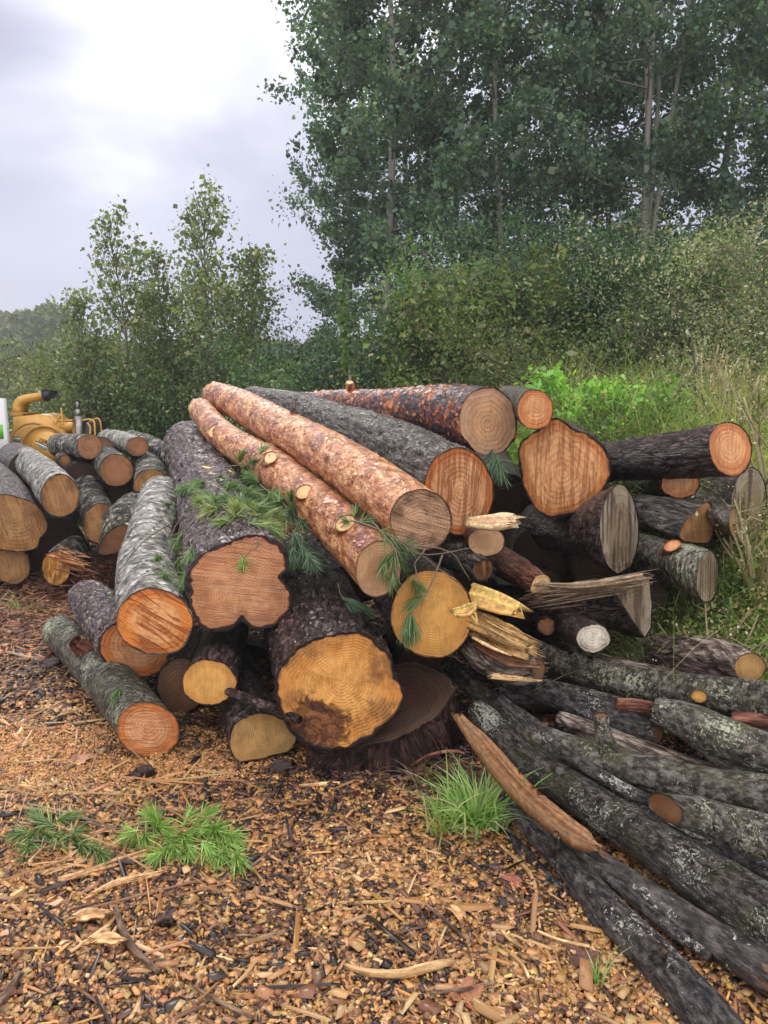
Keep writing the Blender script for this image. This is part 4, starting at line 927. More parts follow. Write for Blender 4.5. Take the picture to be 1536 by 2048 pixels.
ASP_C = [(.10, .165, .085), (.12, .185, .09), (.088, .145, .08), (.135, .20, .095), (.078, .13, .075), (.18, .21, .085)]
def pa(w, lo=.0):
    return lambda t: w * (.45 + .55 * math.sin(min(1, max(0, t * .8 + .2)) * math.pi) ** .6) if t < .97 else w * .22
TG = 'tall aspens standing behind the log pile'
trees = [
    (770, 16.5, 13.0, 2.0, 24000, 'leftmost tall aspen, its dense edge meeting the open sky', (.0, 0), 1, .16),
    (690, 18.5, 12.0, 1.25, 9000, 'narrow aspen half hidden by the leftmost tall aspen', (.1, 0), 1, .12),
    (900, 19.0, 14.5, 2.3, 22000, 'tall aspen second from the left, with a dark trunk between two lighter crowns', (.1, 0), 2, .17),
    (1015, 16.5, 12.0, 1.7, 15000, 'tall aspen whose pale bare limb crooks among the leaves left of the mid gap', (-.5, 0), 1, .13),
    (1130, 18.5, 14.5, 2.3, 22000, 'tall aspen with a greenish yellow crown in the middle of the row', (.2, 0), 2, .16),
    (1275, 16.0, 14.0, 2.0, 19000, 'aspen with several pale forked trunks rising above the shrubs', (.3, 0), 4, .15),
    (1395, 18.0, 14.5, 2.2, 20000, 'aspen with pale leaning trunk right of the forked one', (.7, 0), 2, .17),
    (1530, 15.5, 13.5, 2.2, 20000, 'aspen cut by the right edge of the picture', (.3, 0), 1, .16),
    (1200, 22.0, 15.0, 2.6, 15000, 'far aspen filling the gap behind the forked trunks', (0, 0), 1, .15),
    (820, 22.0, 15.0, 2.5, 14000, 'far aspen behind the leftmost tall aspen', (0, 0), 1, .15),
    (1650, 18.5, 14.0, 2.4, 12000, 'aspen beyond the right edge reaching in with its boughs', (-.3, 0), 1, .15),
]
for k, (u, D, h, w, nl, lab, lean, fk, tr) in enumerate(trees):
    cols = ASP_C if k != 4 else ASP_C + [(.09, .12, .03)]
    make_tree('aspen_tree', lab, 'tree', atY(u, D), h, pa(w), int(nl * 1.75), .086, [(c[0] * .88, c[1] * .95, c[2] * 1.3) for c in cols], 100 + k, TG, trunk=tr * .62, lean=lean, limbs=46 if fk == 1 else 56, z0=.06, up=.55, trunk_col=(.24, .23, .205), forks=fk, sub=11, spread=.13)
# saplings against the sky at the left
SAPC = [(.17, .225, .11), (.15, .205, .10), (.21, .26, .12), (.13, .17, .085), (.24, .25, .11)]
def ps(w): return lambda t: w * (1.05 - t) ** .7 * (.5 + t * .6)
SG = 'young poplars standing against the sky at the left'
for k, (u, D, h, w, nl, lab) in enumerate([
    (247, 13.0, 4.85, .95, 4600, 'young poplar with a tall thin tip, second peak from the left'),
    (340, 13.5, 4.45, .8, 3600, 'young poplar with the lowest of the three middle peaks'),
    (432, 12.8, 5.0, 1.05, 5800, 'young poplar with the highest tip of the sapling group'),
    (512, 13.0, 4.0, .9, 5000, 'young poplar nearest the gap before the tall aspens'),
    (385, 14.2, 4.0, .8, 3600, 'young poplar filling in behind the highest tip'),
    (290, 14.5, 3.9, .8, 3400, 'young poplar behind the two left peaks'),
    (168, 13.0, 3.6, 1.0, 4600, 'low young poplar at the left end of the sapling group'),
    (470, 14.0, 3.7, .8, 3800, 'bushy young poplar low between the highest tip and the gap')]):
    make_tree('young_poplar', lab, 'sapling', atY(u, D), h, ps(w * .8), int(nl * .95), .060, SAPC, 200 + k, SG, trunk=.022, limbs=64, z0=.10, up=2.2, trunk_col=(.16, .14, .10), sub=5, spread=.5, asp=.85)

OLV = [(.085, .095, .030), (.070, .085, .028), (.10, .11, .035), (.055, .072, .025), (.12, .11, .04)]
OLV = [(x[0] * 1.85, x[1] * 2.0, x[2] * 2.5) for x in OLV]
DKG = [(.032, .055, .022), (.040, .066, .024), (.026, .046, .020), (.055, .08, .028)]
MID = [(.06, .09, .028), (.075, .105, .03), (.05, .078, .026), (.095, .12, .035)]
DRY = [(.17, .17, .08), (.12, .14, .055), (.20, .19, .10), (.10, .125, .045), (.08, .10, .04)]
YEL = [(.12, .14, .04), (.10, .13, .035), (.15, .16, .05), (.08, .11, .03), (.17, .15, .06)]
DKG = [(x[0] * 1.4, x[1] * 1.65, x[2] * 2.2) for x in DKG]; MID = [(x[0] * 1.55, x[1] * 1.9, x[2] * 2.5) for x in MID]; DRY = [(x[0] * 2.1, x[1] * 2.1, x[2] * 3.0) for x in DRY]; YEL = [(x[0] * 1.15, x[1] * 1.35, x[2] * 1.5) for x in YEL]
def pb(w): return lambda t: w * (.75 + .5 * math.sin(t * 3.1)) if t < .9 else w * .45
SH = [
    (30, 12.5, 1.75, 1.2, 9000, .045, OLV, 'olive shrub behind the yellow chipper chute'),
    (140, 12.0, 2.15, 1.2, 11000, .045, OLV, 'olive brown shrub behind the chipper exhaust'),
    (235, 12.2, 2.3, 1.2, 12000, .045, OLV, 'olive brown shrub under the second sapling peak'),
    (330, 11.6, 2.0, 1.1, 11000, .045, MID, 'mid green shrub under the middle sapling peak'),
    (430, 12.0, 2.15, 1.1, 11000, .045, MID, 'mid green shrub left of the crooked pine log tips'),
    (520, 12.4, 2.1, 1.0, 10000, .045, DKG, 'dark green shrub under the sky gap'),
    (600, 11.8, 2.0, 1.0, 10000, .045, DKG, 'dark green shrub right of the sky gap'),
    (660, 11.0, 2.1, 1.0, 10000, .045, MID, 'shrub around the thin grey sapling stem'),
    (745, 11.3, 2.2, 1.0, 10000, .045, DKG, 'dark shrub above the topmost red pine log'),
    (835, 10.8, 2.7, 1.0, 8000, .055, DKG, 'dark upright shrub left of the broad-leaved bush'),
    (990, 11.0, 2.9, 1.0, 10000, .05, MID, 'tall green bush in the middle under the aspens'),
    (1070, 11.3, 2.9, 1.1, 11000, .045, DKG, 'dark green bush right of the middle bush'),
    (1160, 10.8, 3.2, 1.3, 16000, .042, DKG, 'large dark rounded bush under the aspens with a shaded hollow'),
    (1255, 11.0, 3.0, 1.1, 12000, .042, DKG, 'dark bush below the pale forked trunks'),
    (1340, 10.0, 2.7, 1.0, 10000, .038, MID, 'bush left of the thin dark stalk'),
    (1400, 8.8, 2.95, .9, 11000, .030, DRY, 'tall airy greyish beige shrub at the right'),
    (1490, 8.8, 2.95, .9, 11000, .030, DRY, 'tall airy straw-tinted shrub near the right edge'),
    (1570, 9.5, 2.6, 1.0, 8000, .035, MID, 'green shrub at the right edge of the picture'),
    (925, 9.8, 2.55, .85, 5000, .060, YEL, 'light green broad-leaved bush in front of the dark shrubs'),
    (1000, 9.3, 1.6, .8, 5000, .035, YEL, 'yellowish small-leaved bush behind the top logs'),
    (860, 9.5, 1.6, .6, 3500, .045, OLV, 'low yellow-brown leaved bush behind the topmost pine log'),
    (1080, 8.6, 1.35, .6, 2500, .035, OLV, 'low brownish weed clump behind the bright orange top end'),
]
for k, (u, D, h, w, nl, ls, cols, lab) in enumerate(SH):
    h = h + .75 if u < 620 else h * .80
    nl = int(nl * 1.3)
    D = D + 2.0 if u < 560 else D
    w = w * 1.12 if u < 560 else w
    make_tree('shrub', lab, 'shrub', atY(u, D), h, pb(w), nl, ls * 1.1, cols, 300 + k, 'shrubs along the edge of the wood', trunk=.012, limbs=46, z0=.02, up=.45, trunk_col=(.13, .11, .07) if cols is not DRY else (.2, .18, .12), forks=5, sub=5, spread=.26, asp=.6)
# undergrowth band closing the view under the shrubs (dense, leafy, beyond counting)
def carpet(name, label, cat, poly, n, h, size, cols, seed, asp=.5, z_bias=1.0):
    r = np.random.default_rng(seed)
    (u0, u1), (d0, d1) = poly
    u = r.uniform(u0, u1, n); D = r.uniform(d0, d1, n)
    P = np.array([RT * ((a - 768) / FPX * d) for a, d in zip(u, D)])
    x = (u - 768) / FPX * D; y = D * CP + 0.0
    hh = h * (.55 + .6 * (vnoise(np.stack([x * 1.1, y * 1.1, x * 0 + seed], -1)) * .5 + .5))
    z = gz(x, y) + hh * r.random(n) ** z_bias
    V, Q, C = leaf_quads(np.stack([x, y, z], -1), size, r, cols, asp=asp)
    o = mk(name, V, [Q], LEAF, None, {'col': ('FLOAT_COLOR', C)}, False)
    tag(o, label, cat, kind='stuff'); return o
carpet('undergrowth', 'dense green undergrowth at the foot of the wood', 'undergrowth', ((-150, 1750), (12.8, 15.5)), 60000, 1.7, .075, MID + DKG + OLV, 41)
carpet('low_scrub', 'low green scrub behind the log pile', 'scrub', ((540, 1700), (8.2, 10.5)), 26000, .9, .05, MID + OLV + YEL, 42)
carpet('field_scrub', 'low scrub beyond the chipper', 'scrub', ((-200, 560), (12.4, 14.6)), 30000, 1.1, .05, OLV + MID, 43)

# distant wooded hill at the left
r = np.random.default_rng(5)
mb = []; cc_ = []
VV = []; QQ = []; CC = []; off = 0
for k in range(170):
    u = r.uniform(-120, 700); D = r.uniform(85, 130)
    x = (u - 768) / FPX * D; y = D
    z = float(gz(x, y)); h = r.uniform(7, 11) * (.65 if u > 140 else 1)
    n = 1500; w = h * .34
    conif = r.random() < .12
    t = r.random(n) ** .8
    rad = w * ((1 - t) * .8 if conif else np.sqrt(np.clip(1 - (t * 1.9 - .95) ** 2, 0, 1))) * r.random(n) ** .4
    a = r.uniform(0, 6.28, n)
    P = np.stack([x + rad * np.cos(a), y + rad * np.sin(a), z + t * h], -1)
    base = np.array([(.07, .12, .045), (.09, .14, .05), (.13, .15, .05), (.055, .09, .045), (.17, .14, .055)][r.integers(0, 5)])
    V, Q, C = leaf_quads(P, .46, r, [base], jit=.2, asp=.9)
    VV.append(V); QQ.append(Q + off); CC.append(C); off += len(V)
dw = mk('distant_wood', np.vstack(VV), [np.vstack(QQ)], LEAF, None, {'col': ('FLOAT_COLOR', np.vstack(CC))}, False)
tag(dw, 'distant wooded hill low on the left horizon', 'wood', kind='stuff')

# grass blades, weeds
def blades(n, x, y, h, w, r, cols, lean=.5, z=None, dirs=None, k=4, jit=.22):
    z = gz(x, y) if z is None else z
    a = r.uniform(0, 6.28, n) if dirs is None else dirs
    ln = np.abs(r.normal(lean, lean * .45, n)); H = h * r.lognormal(0, .28, n)
    wa = r.uniform(0, 6.28, n); Wv = np.stack([np.cos(wa), np.sin(wa), wa * 0], -1) * (w * .5)
    out_ = []
    for i in range(k + 1):
        t = i / k
        p = np.stack([x + np.cos(a) * H * ln * t ** 2, y + np.sin(a) * H * ln * t ** 2, z + H * (t - .35 * ln * t ** 2.6)], -1)
        ww = Wv * (1 - t ** 2.2) + Wv * .05
        out_.append(p - ww); out_.append(p + ww)
    V = np.stack(out_, 1); m = 2 * (k + 1)
    q = np.array([[2 * i, 2 * i + 1, 2 * i + 3, 2 * i + 2] for i in range(k)])
    Q = (np.arange(n)[:, None, None] * m + q[None]).reshape(-1, 4)
    cols = np.array(cols); C = cols[r.integers(0, len(cols), n)] * r.lognormal(0, jit, (n, 1))
    C = np.repeat(C[:, None], m, 1)
    return V.reshape(-1, 3), Q, np.clip(C.reshape(-1, 3), .004, .8)
GRN = [(.12, .24, .035), (.16, .29, .05), (.10, .20, .03), (.22, .34, .08), (.30, .36, .12)]
def tuft(label, u, v, D, n, h, spread, cols, seed, w=.006, lean=.45, name='grass_tuft', k=5):
    r = np.random.default_rng(seed); p = at(u, v, D); z0 = float(gz(p[0], p[1]))
    e = None
    x = p[0] + r.normal(0, spread, n); y = p[1] + r.normal(0, spread * .7, n)
    a = np.arctan2(y - p[1], x - p[0]) + r.normal(0, .7, n)
    V, Q, C = blades(n, x, y, h, w, r, cols, lean, dirs=a, k=k)
    org = empty('o', (p[0], p[1], z0))
    o = mk(name, V, [Q], LEAF, org, {'col': ('FLOAT_COLOR', C)}, False)
    o.parent = None; o.location = org.location; bpy.data.objects.remove(org)
    tag(o, label, 'grass', 'grass tufts'); return o
TUF = [(.24, .42, .11), (.30, .50, .16), (.18, .34, .09), (.40, .55, .25), (.52, .54, .32)]
tuft('large bright green grass tuft growing between the chips and the limbs', 950, 1655, 2.86, 420, .16, .052, TUF, 1, w=.009, lean=.65)
tuft('small yellowing grass tuft just left of the large tuft', 885, 1672, 2.8, 70, .15, .022, TUF + [(.5, .42, .2)] * 3, 2, lean=.8)
tuft('tiny sprout of grass by the nearest limb near the bottom', 1195, 1960, 2.12, 22, .10, .008, TUF, 3, w=.004)
tuft('tiny grass wisp in the reddish debris at the left', 45, 1225, 5.6, 26, .10, .05, TUF, 4, lean=.9)

# weeds on the bank at the right
r = np.random.default_rng(77)
n = 52000
u = r.uniform(1080, 1800, n); D = r.uniform(4.6, 9.0, n) ** 1.0
x = (u - 768) / FPX * D; y = D
keep = (x > 1.1 + .0 * y) & ~((x < 2.3) & (y < 5.6))
x, y = x[keep], y[keep]
WC = [(.24, .36, .09), (.32, .44, .12), (.42, .46, .18), (.18, .28, .07), (.56, .50, .27), (.45, .45, .2)]
V, Q, C = blades(len(x), x, y, .40 + .34 * sstep(y, 5., 6.), .007, r, WC, .75, k=4)
o = mk('tall_grass', V, [Q], LEAF, None, {'col': ('FLOAT_COLOR', C)}, False); tag(o, 'tall mixed green and straw grass covering the bank at the right', 'grass', kind='stuff')
n = 7000
u = r.uniform(1290, 1800, n); D = r.uniform(3.5, 5.2, n)
x = (u - 768) / FPX * D; y = D
V, Q, C = blades(n, x, y, .26, .006, r, WC, .9, k=4)
V2, Q2, C2 = leaf_quads(np.stack([x, y, gz(x, y) + r.random(n) * .22], -1), .035, r, [(.06, .10, .025), (.10, .14, .035), (.04, .07, .02), (.2, .22, .06)], asp=.5)
V = np.vstack([V, V2]); Q = np.vstack([Q, Q2 + len(V) - len(V2)]); C = np.vstack([C, C2])
n = 5200
u = r.uniform(1300, 1900, n); D = r.uniform(3.35, 5.6, n)
x = (u - 768) / FPX * D; y = D; k_ = x > 1.36; x, y = x[k_], y[k_]
V3, Q3, C3 = blades(len(x), x, y, .34 * r.uniform(.6, 1.7, len(x)), .0045, r, [(.50, .46, .22), (.34, .42, .12), (.26, .38, .10), (.60, .56, .34), (.18, .30, .08), (.22, .34, .1)], 1.1, k=6)
x4 = np.repeat(x[::2], 8); y4 = np.repeat(y[::2], 8)
V4, Q4, C4 = leaf_quads(np.stack([x4 + r.normal(0, .05, len(x4)), y4 + r.normal(0, .05, len(x4)), gz(x4, y4) + r.random(len(x4)) ** .7 * .42], -1), .03, r, [(.16, .26, .06), (.26, .38, .10), (.10, .17, .05), (.45, .44, .18), (.38, .30, .16)], asp=.45)
Q = np.vstack([Q, Q3 + len(V), Q4 + len(V) + len(V3)]); V = np.vstack([V, V3, V4]); C = np.vstack([C, C3, C4])
o = mk('bank_weeds', V, [Q], LEAF, None, {'col': ('FLOAT_COLOR', C)}, False); tag(o, 'tangled low weeds on the bank beside the log ends at the right', 'weeds', kind='stuff')

def plant(label, u, v, D, h, w, nl, ls, cols, seed, cat='plant', name='leafy_plant', asp=.6, forks=6, up=.5, tc_=(.12, .13, .05), z=None):
    p = at(u, v, D)
    return make_tree(name, label, cat, (p[0], p[1]), h, pb(w), nl, ls, cols, seed, 'weeds and plants around the logs', trunk=.008, limbs=24, z0=.05, up=up, trunk_col=tc_, forks=forks, sub=4, spread=.25, asp=asp)
LUSH = [(.20, .42, .07), (.26, .50, .09), (.15, .32, .05), (.34, .56, .14)]
plant('bright lush green plant just right of the small orange top end', 1185, 800, 6.4, 1.0, .40, 5500, .055, LUSH, 501)
plant('bright feathery weed in front of the grass above the dark spruce log', 1262, 850, 6.0, .86, .40, 6000, .028, MID + YEL + LUSH[:1], 502)
plant('feathery pale green weed above the heart-shaped end', 1215, 860, 5.8, .80, .30, 4200, .026, YEL + MID + LUSH[:1], 503)
plant('fresh green plant peeping over the topmost pine log', 815, 770, 8.6, 1.0, .45, 2600, .05, LUSH + MID, 504)
plant('fern-like green weed above the middle of the topmost pine log', 900, 770, 8.2, 1.02, .4, 2000, .04, LUSH + MID, 505)
plant('weed with whitish seed heads above the small orange top end', 1080, 790, 7.2, 1.12, .3, 1500, .02, [(.45, .42, .33), (.3, .28, .18), (.12, .15, .05)], 506)
plant('second whitish seeded weed left of the lush plant', 1125, 800, 7.4, 1.05, .25, 1100, .02, [(.45, .42, .33), (.3, .28, .18), (.12, .15, .05)], 507)
plant('yellow-flecked grey weed at the right edge above the jutting log', 1500, 800, 6.6, 1.0, .4, 2600, .022, DRY + YEL, 508)
plant('brown seeded weed at the right edge', 1540, 800, 6.2, 1.0, .3, 2200, .02, [(.28, .2, .10), (.35, .3, .15), (.15, .13, .06)], 509)
plant('thin weed with tiny leaves growing in front of the tall narrow oval end', 1240, 1140, 3.55, .35, .05, 120, .018, YEL, 510, forks=2)
plant('small-leaved weed in the dark gap left of the tall narrow oval end', 1160, 1120, 3.9, .3, .09, 160, .03, MID, 511, forks=3)
plant('grey feathery weed between the oval end and the blotchy log', 1310, 1180, 3.6, .42, .10, 700, .012, [(.2, .22, .15), (.12, .15, .08)], 512, forks=4)
plant('bright yellow-green leafy shoot at the foot of the pale triangular split end', 1262, 1290, 3.35, .14, .05, 60, .035, [(.28, .38, .05), (.2, .3, .04)], 513, forks=3)
plant('yellow-green weed right of the narrow whitish oval end', 1490, 1190, 3.8, .36, .16, 420, .035, MID + LUSH, 514)
plant('leafy weed at the right edge below the narrow whitish oval end', 1500, 1260, 3.5, .28, .18, 500, .03, YEL + MID, 515)
plant('green weed under the grey weathered log end', 1475, 1140, 4.2, .3, .14, 500, .03, MID, 516)
for k_, (u, v, D, h, w, nl, lb) in enumerate([(1470, 820, 6.3, 1.15, .25, 900, 'tall pale seeding stalk cluster above the jutting orange-rimmed end'), (1420, 800, 7.0, 1.3, .25, 900, 'tall straw-coloured seeding stalks right of the thin dark stalk'), (1330, 820, 7.2, 1.2, .25, 900, 'pale seeding stalks left of the thin dark stalk'),
    (1545, 1000, 4.6, .95, .25, 900, 'straw weed cluster at the right edge beside the grey drip-marked end'), (1520, 1150, 4.1, .75, .2, 800, 'tangled straw weeds at the right edge beside the narrow whitish end'), (1450, 1220, 3.6, .4, .2, 500, 'sprawling straw weed above the plate-barked log')]):
    plant(lb, u, v, D, h, w, nl, .016, [(.55, .48, .30), (.42, .38, .2), (.25, .28, .12), (.62, .58, .42)], 540 + k_, tc_=(.35, .30, .16), forks=9, up=1.2)
# thin stems
def stalk(label, pts, r0, r1, col, nl=0, ls=.02, cols=None, seed=1, name='thin_stalk', cat='stalk'):
    P = catmull([at(*p) for p in pts], 24)
    P = P + np.random.default_rng(seed).normal(0, .004, P.shape)
    e = empty(name, P[0]); tag(e, label, cat, 'thin stalks rising above the weeds')
    mb = MB(); mb.tube(P, np.linspace(r0, r1, 24), 6, np.array(col)); mb.obj('stem', STEM, e)
    if nl:
        r = np.random.default_rng(seed); i = r.integers(6, 24, nl)
        V, Q, C = leaf_quads(P[i] + r.normal(0, .03, (nl, 3)), ls, r, cols)
        mk('foliage', V, [Q], LEAF, e, {'col': ('FLOAT_COLOR', C)}, False)
stalk('tall thin dark stalk standing alone in the weeds at the right', [(1393, 850, 6.6), (1390, 760, 6.6), (1384, 680, 6.6), (1386, 590, 6.6)], .012, .004, (.06, .045, .035), 40, .03, OLV, 1)
stalk('thin grey sapling stem behind the topmost pine log', [(703, 790, 9.0), (697, 720, 9.0), (690, 650, 9.1), (684, 560, 9.2)], .022, .008, (.22, .22, .18), 700, .05, MID, 2)
# ------------------------------------------------------------------ splinters, planks, torn wood
WOODC = attr_mat('torn_wood', rough=.5, noise=.35, nscale=45, bump=.003)
def surf(u, v, lift=.02, default=3.5):
    """camera distance of whatever already lies there, so that things can rest on it"""
    d = Vector(ray(u, v)); hit, loc, *_ = sc.ray_cast(DG, Vector(CAMP), d.normalized())
    if not hit: return default
    return float((np.array(loc) - CAMP) @ FW) - lift
bpy.context.view_layer.update()
DG = bpy.context.evaluated_depsgraph_get()
def slab_geo(mb, path, thick, nrm, col, seed=0, jit=.003):
    """plank along (u,v,D,width_px) points; nrm = direction its broad face looks; the grain runs along it"""
    P = np.array([at(*p[:3]) for p in path]); Wd = np.array([p[3] * p[2] / FPX for p in path])
    C = catmull(np.hstack([P, Wd[:, None]]), 26); P, Wd = C[:, :3], np.maximum(C[:, 3], .002)
    T = np.gradient(P, axis=0); T /= np.linalg.norm(T, axis=1)[:, None]
    n = np.array(nrm, float); n = n - (T @ n)[:, None] * T; n /= np.linalg.norm(n, axis=1)[:, None]
    s = np.cross(T, n); r = np.random.default_rng(seed)
    top = [(-.5 + k / 9, .5) for k in range(10)]
    prof = top + [(.46, -.1), (.30, -.45), (0, -.5), (-.30, -.4), (-.48, -.1)]
    k = len(prof); V = []; m = len(P); sl = np.arange(m) * .11
    for q, (a, b) in enumerate(prof):
        jn = jit * np.stack([vnoise(np.stack([sl, sl * 0 + q * .8, sl * 0 + seed + 7 * c], -1)) for c in range(3)], 1) * 2
        jn += n * (jit * .6 * r.normal()) 
        V.append(P + s * (Wd * a)[:, None] + n * (thick * b * np.minimum(1, Wd / Wd.max() * 1.3))[:, None] + jn)
    V = np.stack(V, 1).reshape(-1, 3)
    end = r.normal(0, .012, k); V[:k] -= end[:, None] * T[0]; V[-k:] += (r.normal(0, .012, k) + Wd[-1] * .35 * r.normal(0, 1, k))[:, None] * T[-1]
    i = np.arange(m - 1)[:, None] * k; j = np.arange(k)[None]; j2 = (j + 1) % k
    Q = np.stack([i + j, i + j2, i + k + j2, i + k + j], -1).reshape(-1, 4)
    T_ = [[0, q + 1, q] for q in range(1, k - 1)] + [[(m - 1) * k, (m - 1) * k + q, (m - 1) * k + q + 1] for q in range(1, k - 1)]
    cl = np.asarray(col, float); cols = cl[None] * r.lognormal(0, .28, (k, 1)) * (1 + r.normal(0, .05, (k, 3)))
    cols[0] = cl * 1.5; cols[1] = cl * 1.35
    cols = np.tile(cols, (m, 1)) * r.lognormal(0, .06, (m * k, 1))
    mb.add(V, Q, T_, np.clip(cols, 0, .8))
def slab(name, label, cat, path, thick, nrm, col, group=None, seed=0, mat=None, jit=.003):
    e0 = at(*path[0][:3]); mb = MB(); slab_geo(mb, path, thick, nrm, col, seed, jit)
    org = empty('o', e0); o = mb.obj(name, mat or WOODC, org, smooth=False)
    o.parent = None; o.location = e0; bpy.data.objects.remove(org)
    return tag(o, label, cat, group)
slab('split_plank', 'brown split limb with flat face, sloping from the stump slab down among the poles', 'split limb', [(915, 1432, 3.05, 16), (960, 1490, 2.92, 42), (1030, 1575, 2.72, 50), (1110, 1645, 2.56, 56), (1165, 1682, 2.48, 44), (1198, 1695, 2.44, 10)], .035, (.35, -.35, .9), (.25, .12, .048), seed=3, jit=.005)
slab('wood_slab', 'pale wedge of split wood lying on the half-round brown end', 'split wood', [(938, 1046, 3.60, 26), (985, 1046, 3.50, 40), (1030, 1044, 3.42, 34)], .03, (.0, -.75, .65), (.70, .44, .25), seed=4, jit=.002)
slab('yellow_splinter', 'large yellow splinter sticking out right of the smooth yellow end', 'splinter', [(935, 1188, 3.55, 50), (970, 1198, 3.5, 50), (1005, 1210, 3.45, 46), (1036, 1222, 3.4, 34)], .02, (.1, -.8, .5), (.68, .39, .11), seed=5, jit=.002)
slab('torn_chip', 'small curled yellow tear hanging on the right rim of the smooth yellow end', 'splinter', [(910, 1226, 3.35, 14), (935, 1220, 3.33, 24), (950, 1210, 3.32, 14)], .008, (0, -.9, .3), (.72, .42, .14), seed=6)
slab('torn_chip', 'pointed yellow tear below the curled one on the smooth yellow end', 'splinter', [(938, 1222, 3.33, 16), (948, 1236, 3.33, 14), (957, 1250, 3.32, 5)], .008, (0, -.9, .2), (.70, .40, .13), seed=7)
slab('leaning_stick', 'pale flat stick leaning on the broken mossy log in the smaller pile', 'stick', [(248, 1106, 5.5, 9), (262, 1082, 5.4, 10), (276, 1056, 5.3, 9)], .015, (.2, -.9, .2), (.66, .45, .28), seed=8)
slab('yellow_stick', 'short peeled yellow stick on the back of the thick kidney-ended log', 'stick', [(408, 938, 5.0, 9), (440, 943, 4.95, 10), (465, 946, 4.9, 5)], .02, (0, -.5, .8), (.62, .40, .17), seed=9)
def shards(name, label, cat, spec, seed=0, mat=None, parent=None):
    """spec: list of (start(u,v,D), end(u,v,D), n, jitter_px, width, colours)"""
    r = np.random.default_rng(seed); mb = MB(); p_ref = at(*spec[0][0])
    for a, b, n, j, w, cols in spec:
        for _ in range(n):
            t0 = r.uniform(0, .45); t1 = r.uniform(.5, 1.05)
            a_, b_ = np.array(a, float), np.array(b, float); jj = r.normal(0, 1, 2) * j
            s = a_ + (b_ - a_) * t0; q = a_ + (b_ - a_) * t1
            s[:2] += jj; q[:2] += jj + r.normal(0, 1, 2) * j * .35; dd = r.normal(0, .03); s[2] += dd; q[2] += dd
            P = catmull([at(*s), at(*((s + q) / 2 + [r.normal(0, 2), r.normal(0, 2), 0])), at(*q)], 5)
            c = np.array(cols[r.integers(0, len(cols))]) * r.lognormal(0, .2)
            mb.tube(P, w * r.lognormal(0, .4) * np.array([.6, 1, .9, .6, .15]), 4, np.clip(c, 0, .8))
    if parent is not None:
        return mb.obj(name, mat or WOODC, parent, smooth=False)
    org = empty('o', p_ref); o = mb.obj(name, mat or WOODC, org, smooth=False); o.parent = None; o.location = p_ref; bpy.data.objects.remove(org)
    return tag(o, label, cat)
torn = [o for o in sc.objects if o.get('label', '').startswith('black mossy log with torn')][0]
TC = [(.26, .17, .10), (.34, .25, .16), (.18, .11, .065), (.42, .32, .22), (.10, .06, .04)]
shards('torn_fibres', None, None, [((1045, 1200, 3.75), (1235, 1172, 3.5), 110, 9, .0026, TC), ((1150, 1185, 3.6), (1300, 1156, 3.42), 90, 6, .0028, TC + [(.5, .4, .3)])], 11, parent=torn)
mb = MB()
for k_, (pth, c_) in enumerate([([(1060, 1168, 3.75, 8), (1160, 1172, 3.55, 14), (1296, 1154, 3.40, 13)], (.30, .21, .13)), ([(1040, 1200, 3.8, 8), (1140, 1186, 3.62, 14), (1240, 1172, 3.5, 10)], (.20, .13, .08))]):
    slab_geo(mb, pth, .012, (.1, -.6, .8), c_, 80 + k_, .0022)
mb.obj('torn_strip', WOODC, torn, smooth=False)
# rotten broken trunk right of the stump
e = log('rotten_log', 'rotten broken log with yellow splintered top and dark scaly bark, right of the stump slab', [(1078, 1338, 3.28, 24), (1020, 1335, 3.4, 36), (960, 1290, 3.62, 46), (920, 1240, 3.9, 46)], B_HEMP, F_DK, None, jag=.05)
YC = [(.42, .25, .09), (.52, .33, .13), (.28, .15, .06), (.14, .07, .04), (.58, .40, .2)]
mb = MB()
for k_, (pth, c_) in enumerate([([(930, 1236, 3.55, 40), (985, 1262, 3.40, 38), (1035, 1284, 3.30, 34), (1058, 1296, 3.28, 30)], (.40, .23, .08)), ([(945, 1262, 3.5, 30), (1000, 1292, 3.34, 30), (1055, 1312, 3.24, 28)], (.30, .16, .06)), ([(955, 1290, 3.48, 26), (1010, 1318, 3.32, 26), (1075, 1330, 3.22, 12)], (.16, .07, .035)), ([(940, 1226, 3.6, 18), (1000, 1252, 3.45, 16), (1040, 1268, 3.35, 6)], (.5, .32, .12))]):
    slab_geo(mb, pth, .025, (.15, -.75, .65), c_, 60 + k_, .0045)
mb.obj('torn_wood', WOODC, e, smooth=False)
shards('splinters', None, None, [((950, 1245, 3.45), (1066, 1302, 3.22), 60, 12, .0028, YC)], 12, parent=e)
slab('pale_splinter', 'thin pale splinter lying under the rotten broken log', 'splinter', [(985, 1354, 3.25, 8), (1030, 1358, 3.2, 9), (1080, 1362, 3.15, 4)], .012, (0, -.6, .7), (.58, .36, .16), seed=13)
sp_e = [o for o in sc.objects if o.get('label', '').startswith('short splintered stump end')][0]
shards('torn_wood', None, None, [((100, 1110, 5.8), (180, 1130, 5.6), 40, 10, .007, [(.55, .24, .08), (.42, .17, .06), (.2, .08, .04)])], 14, parent=sp_e)
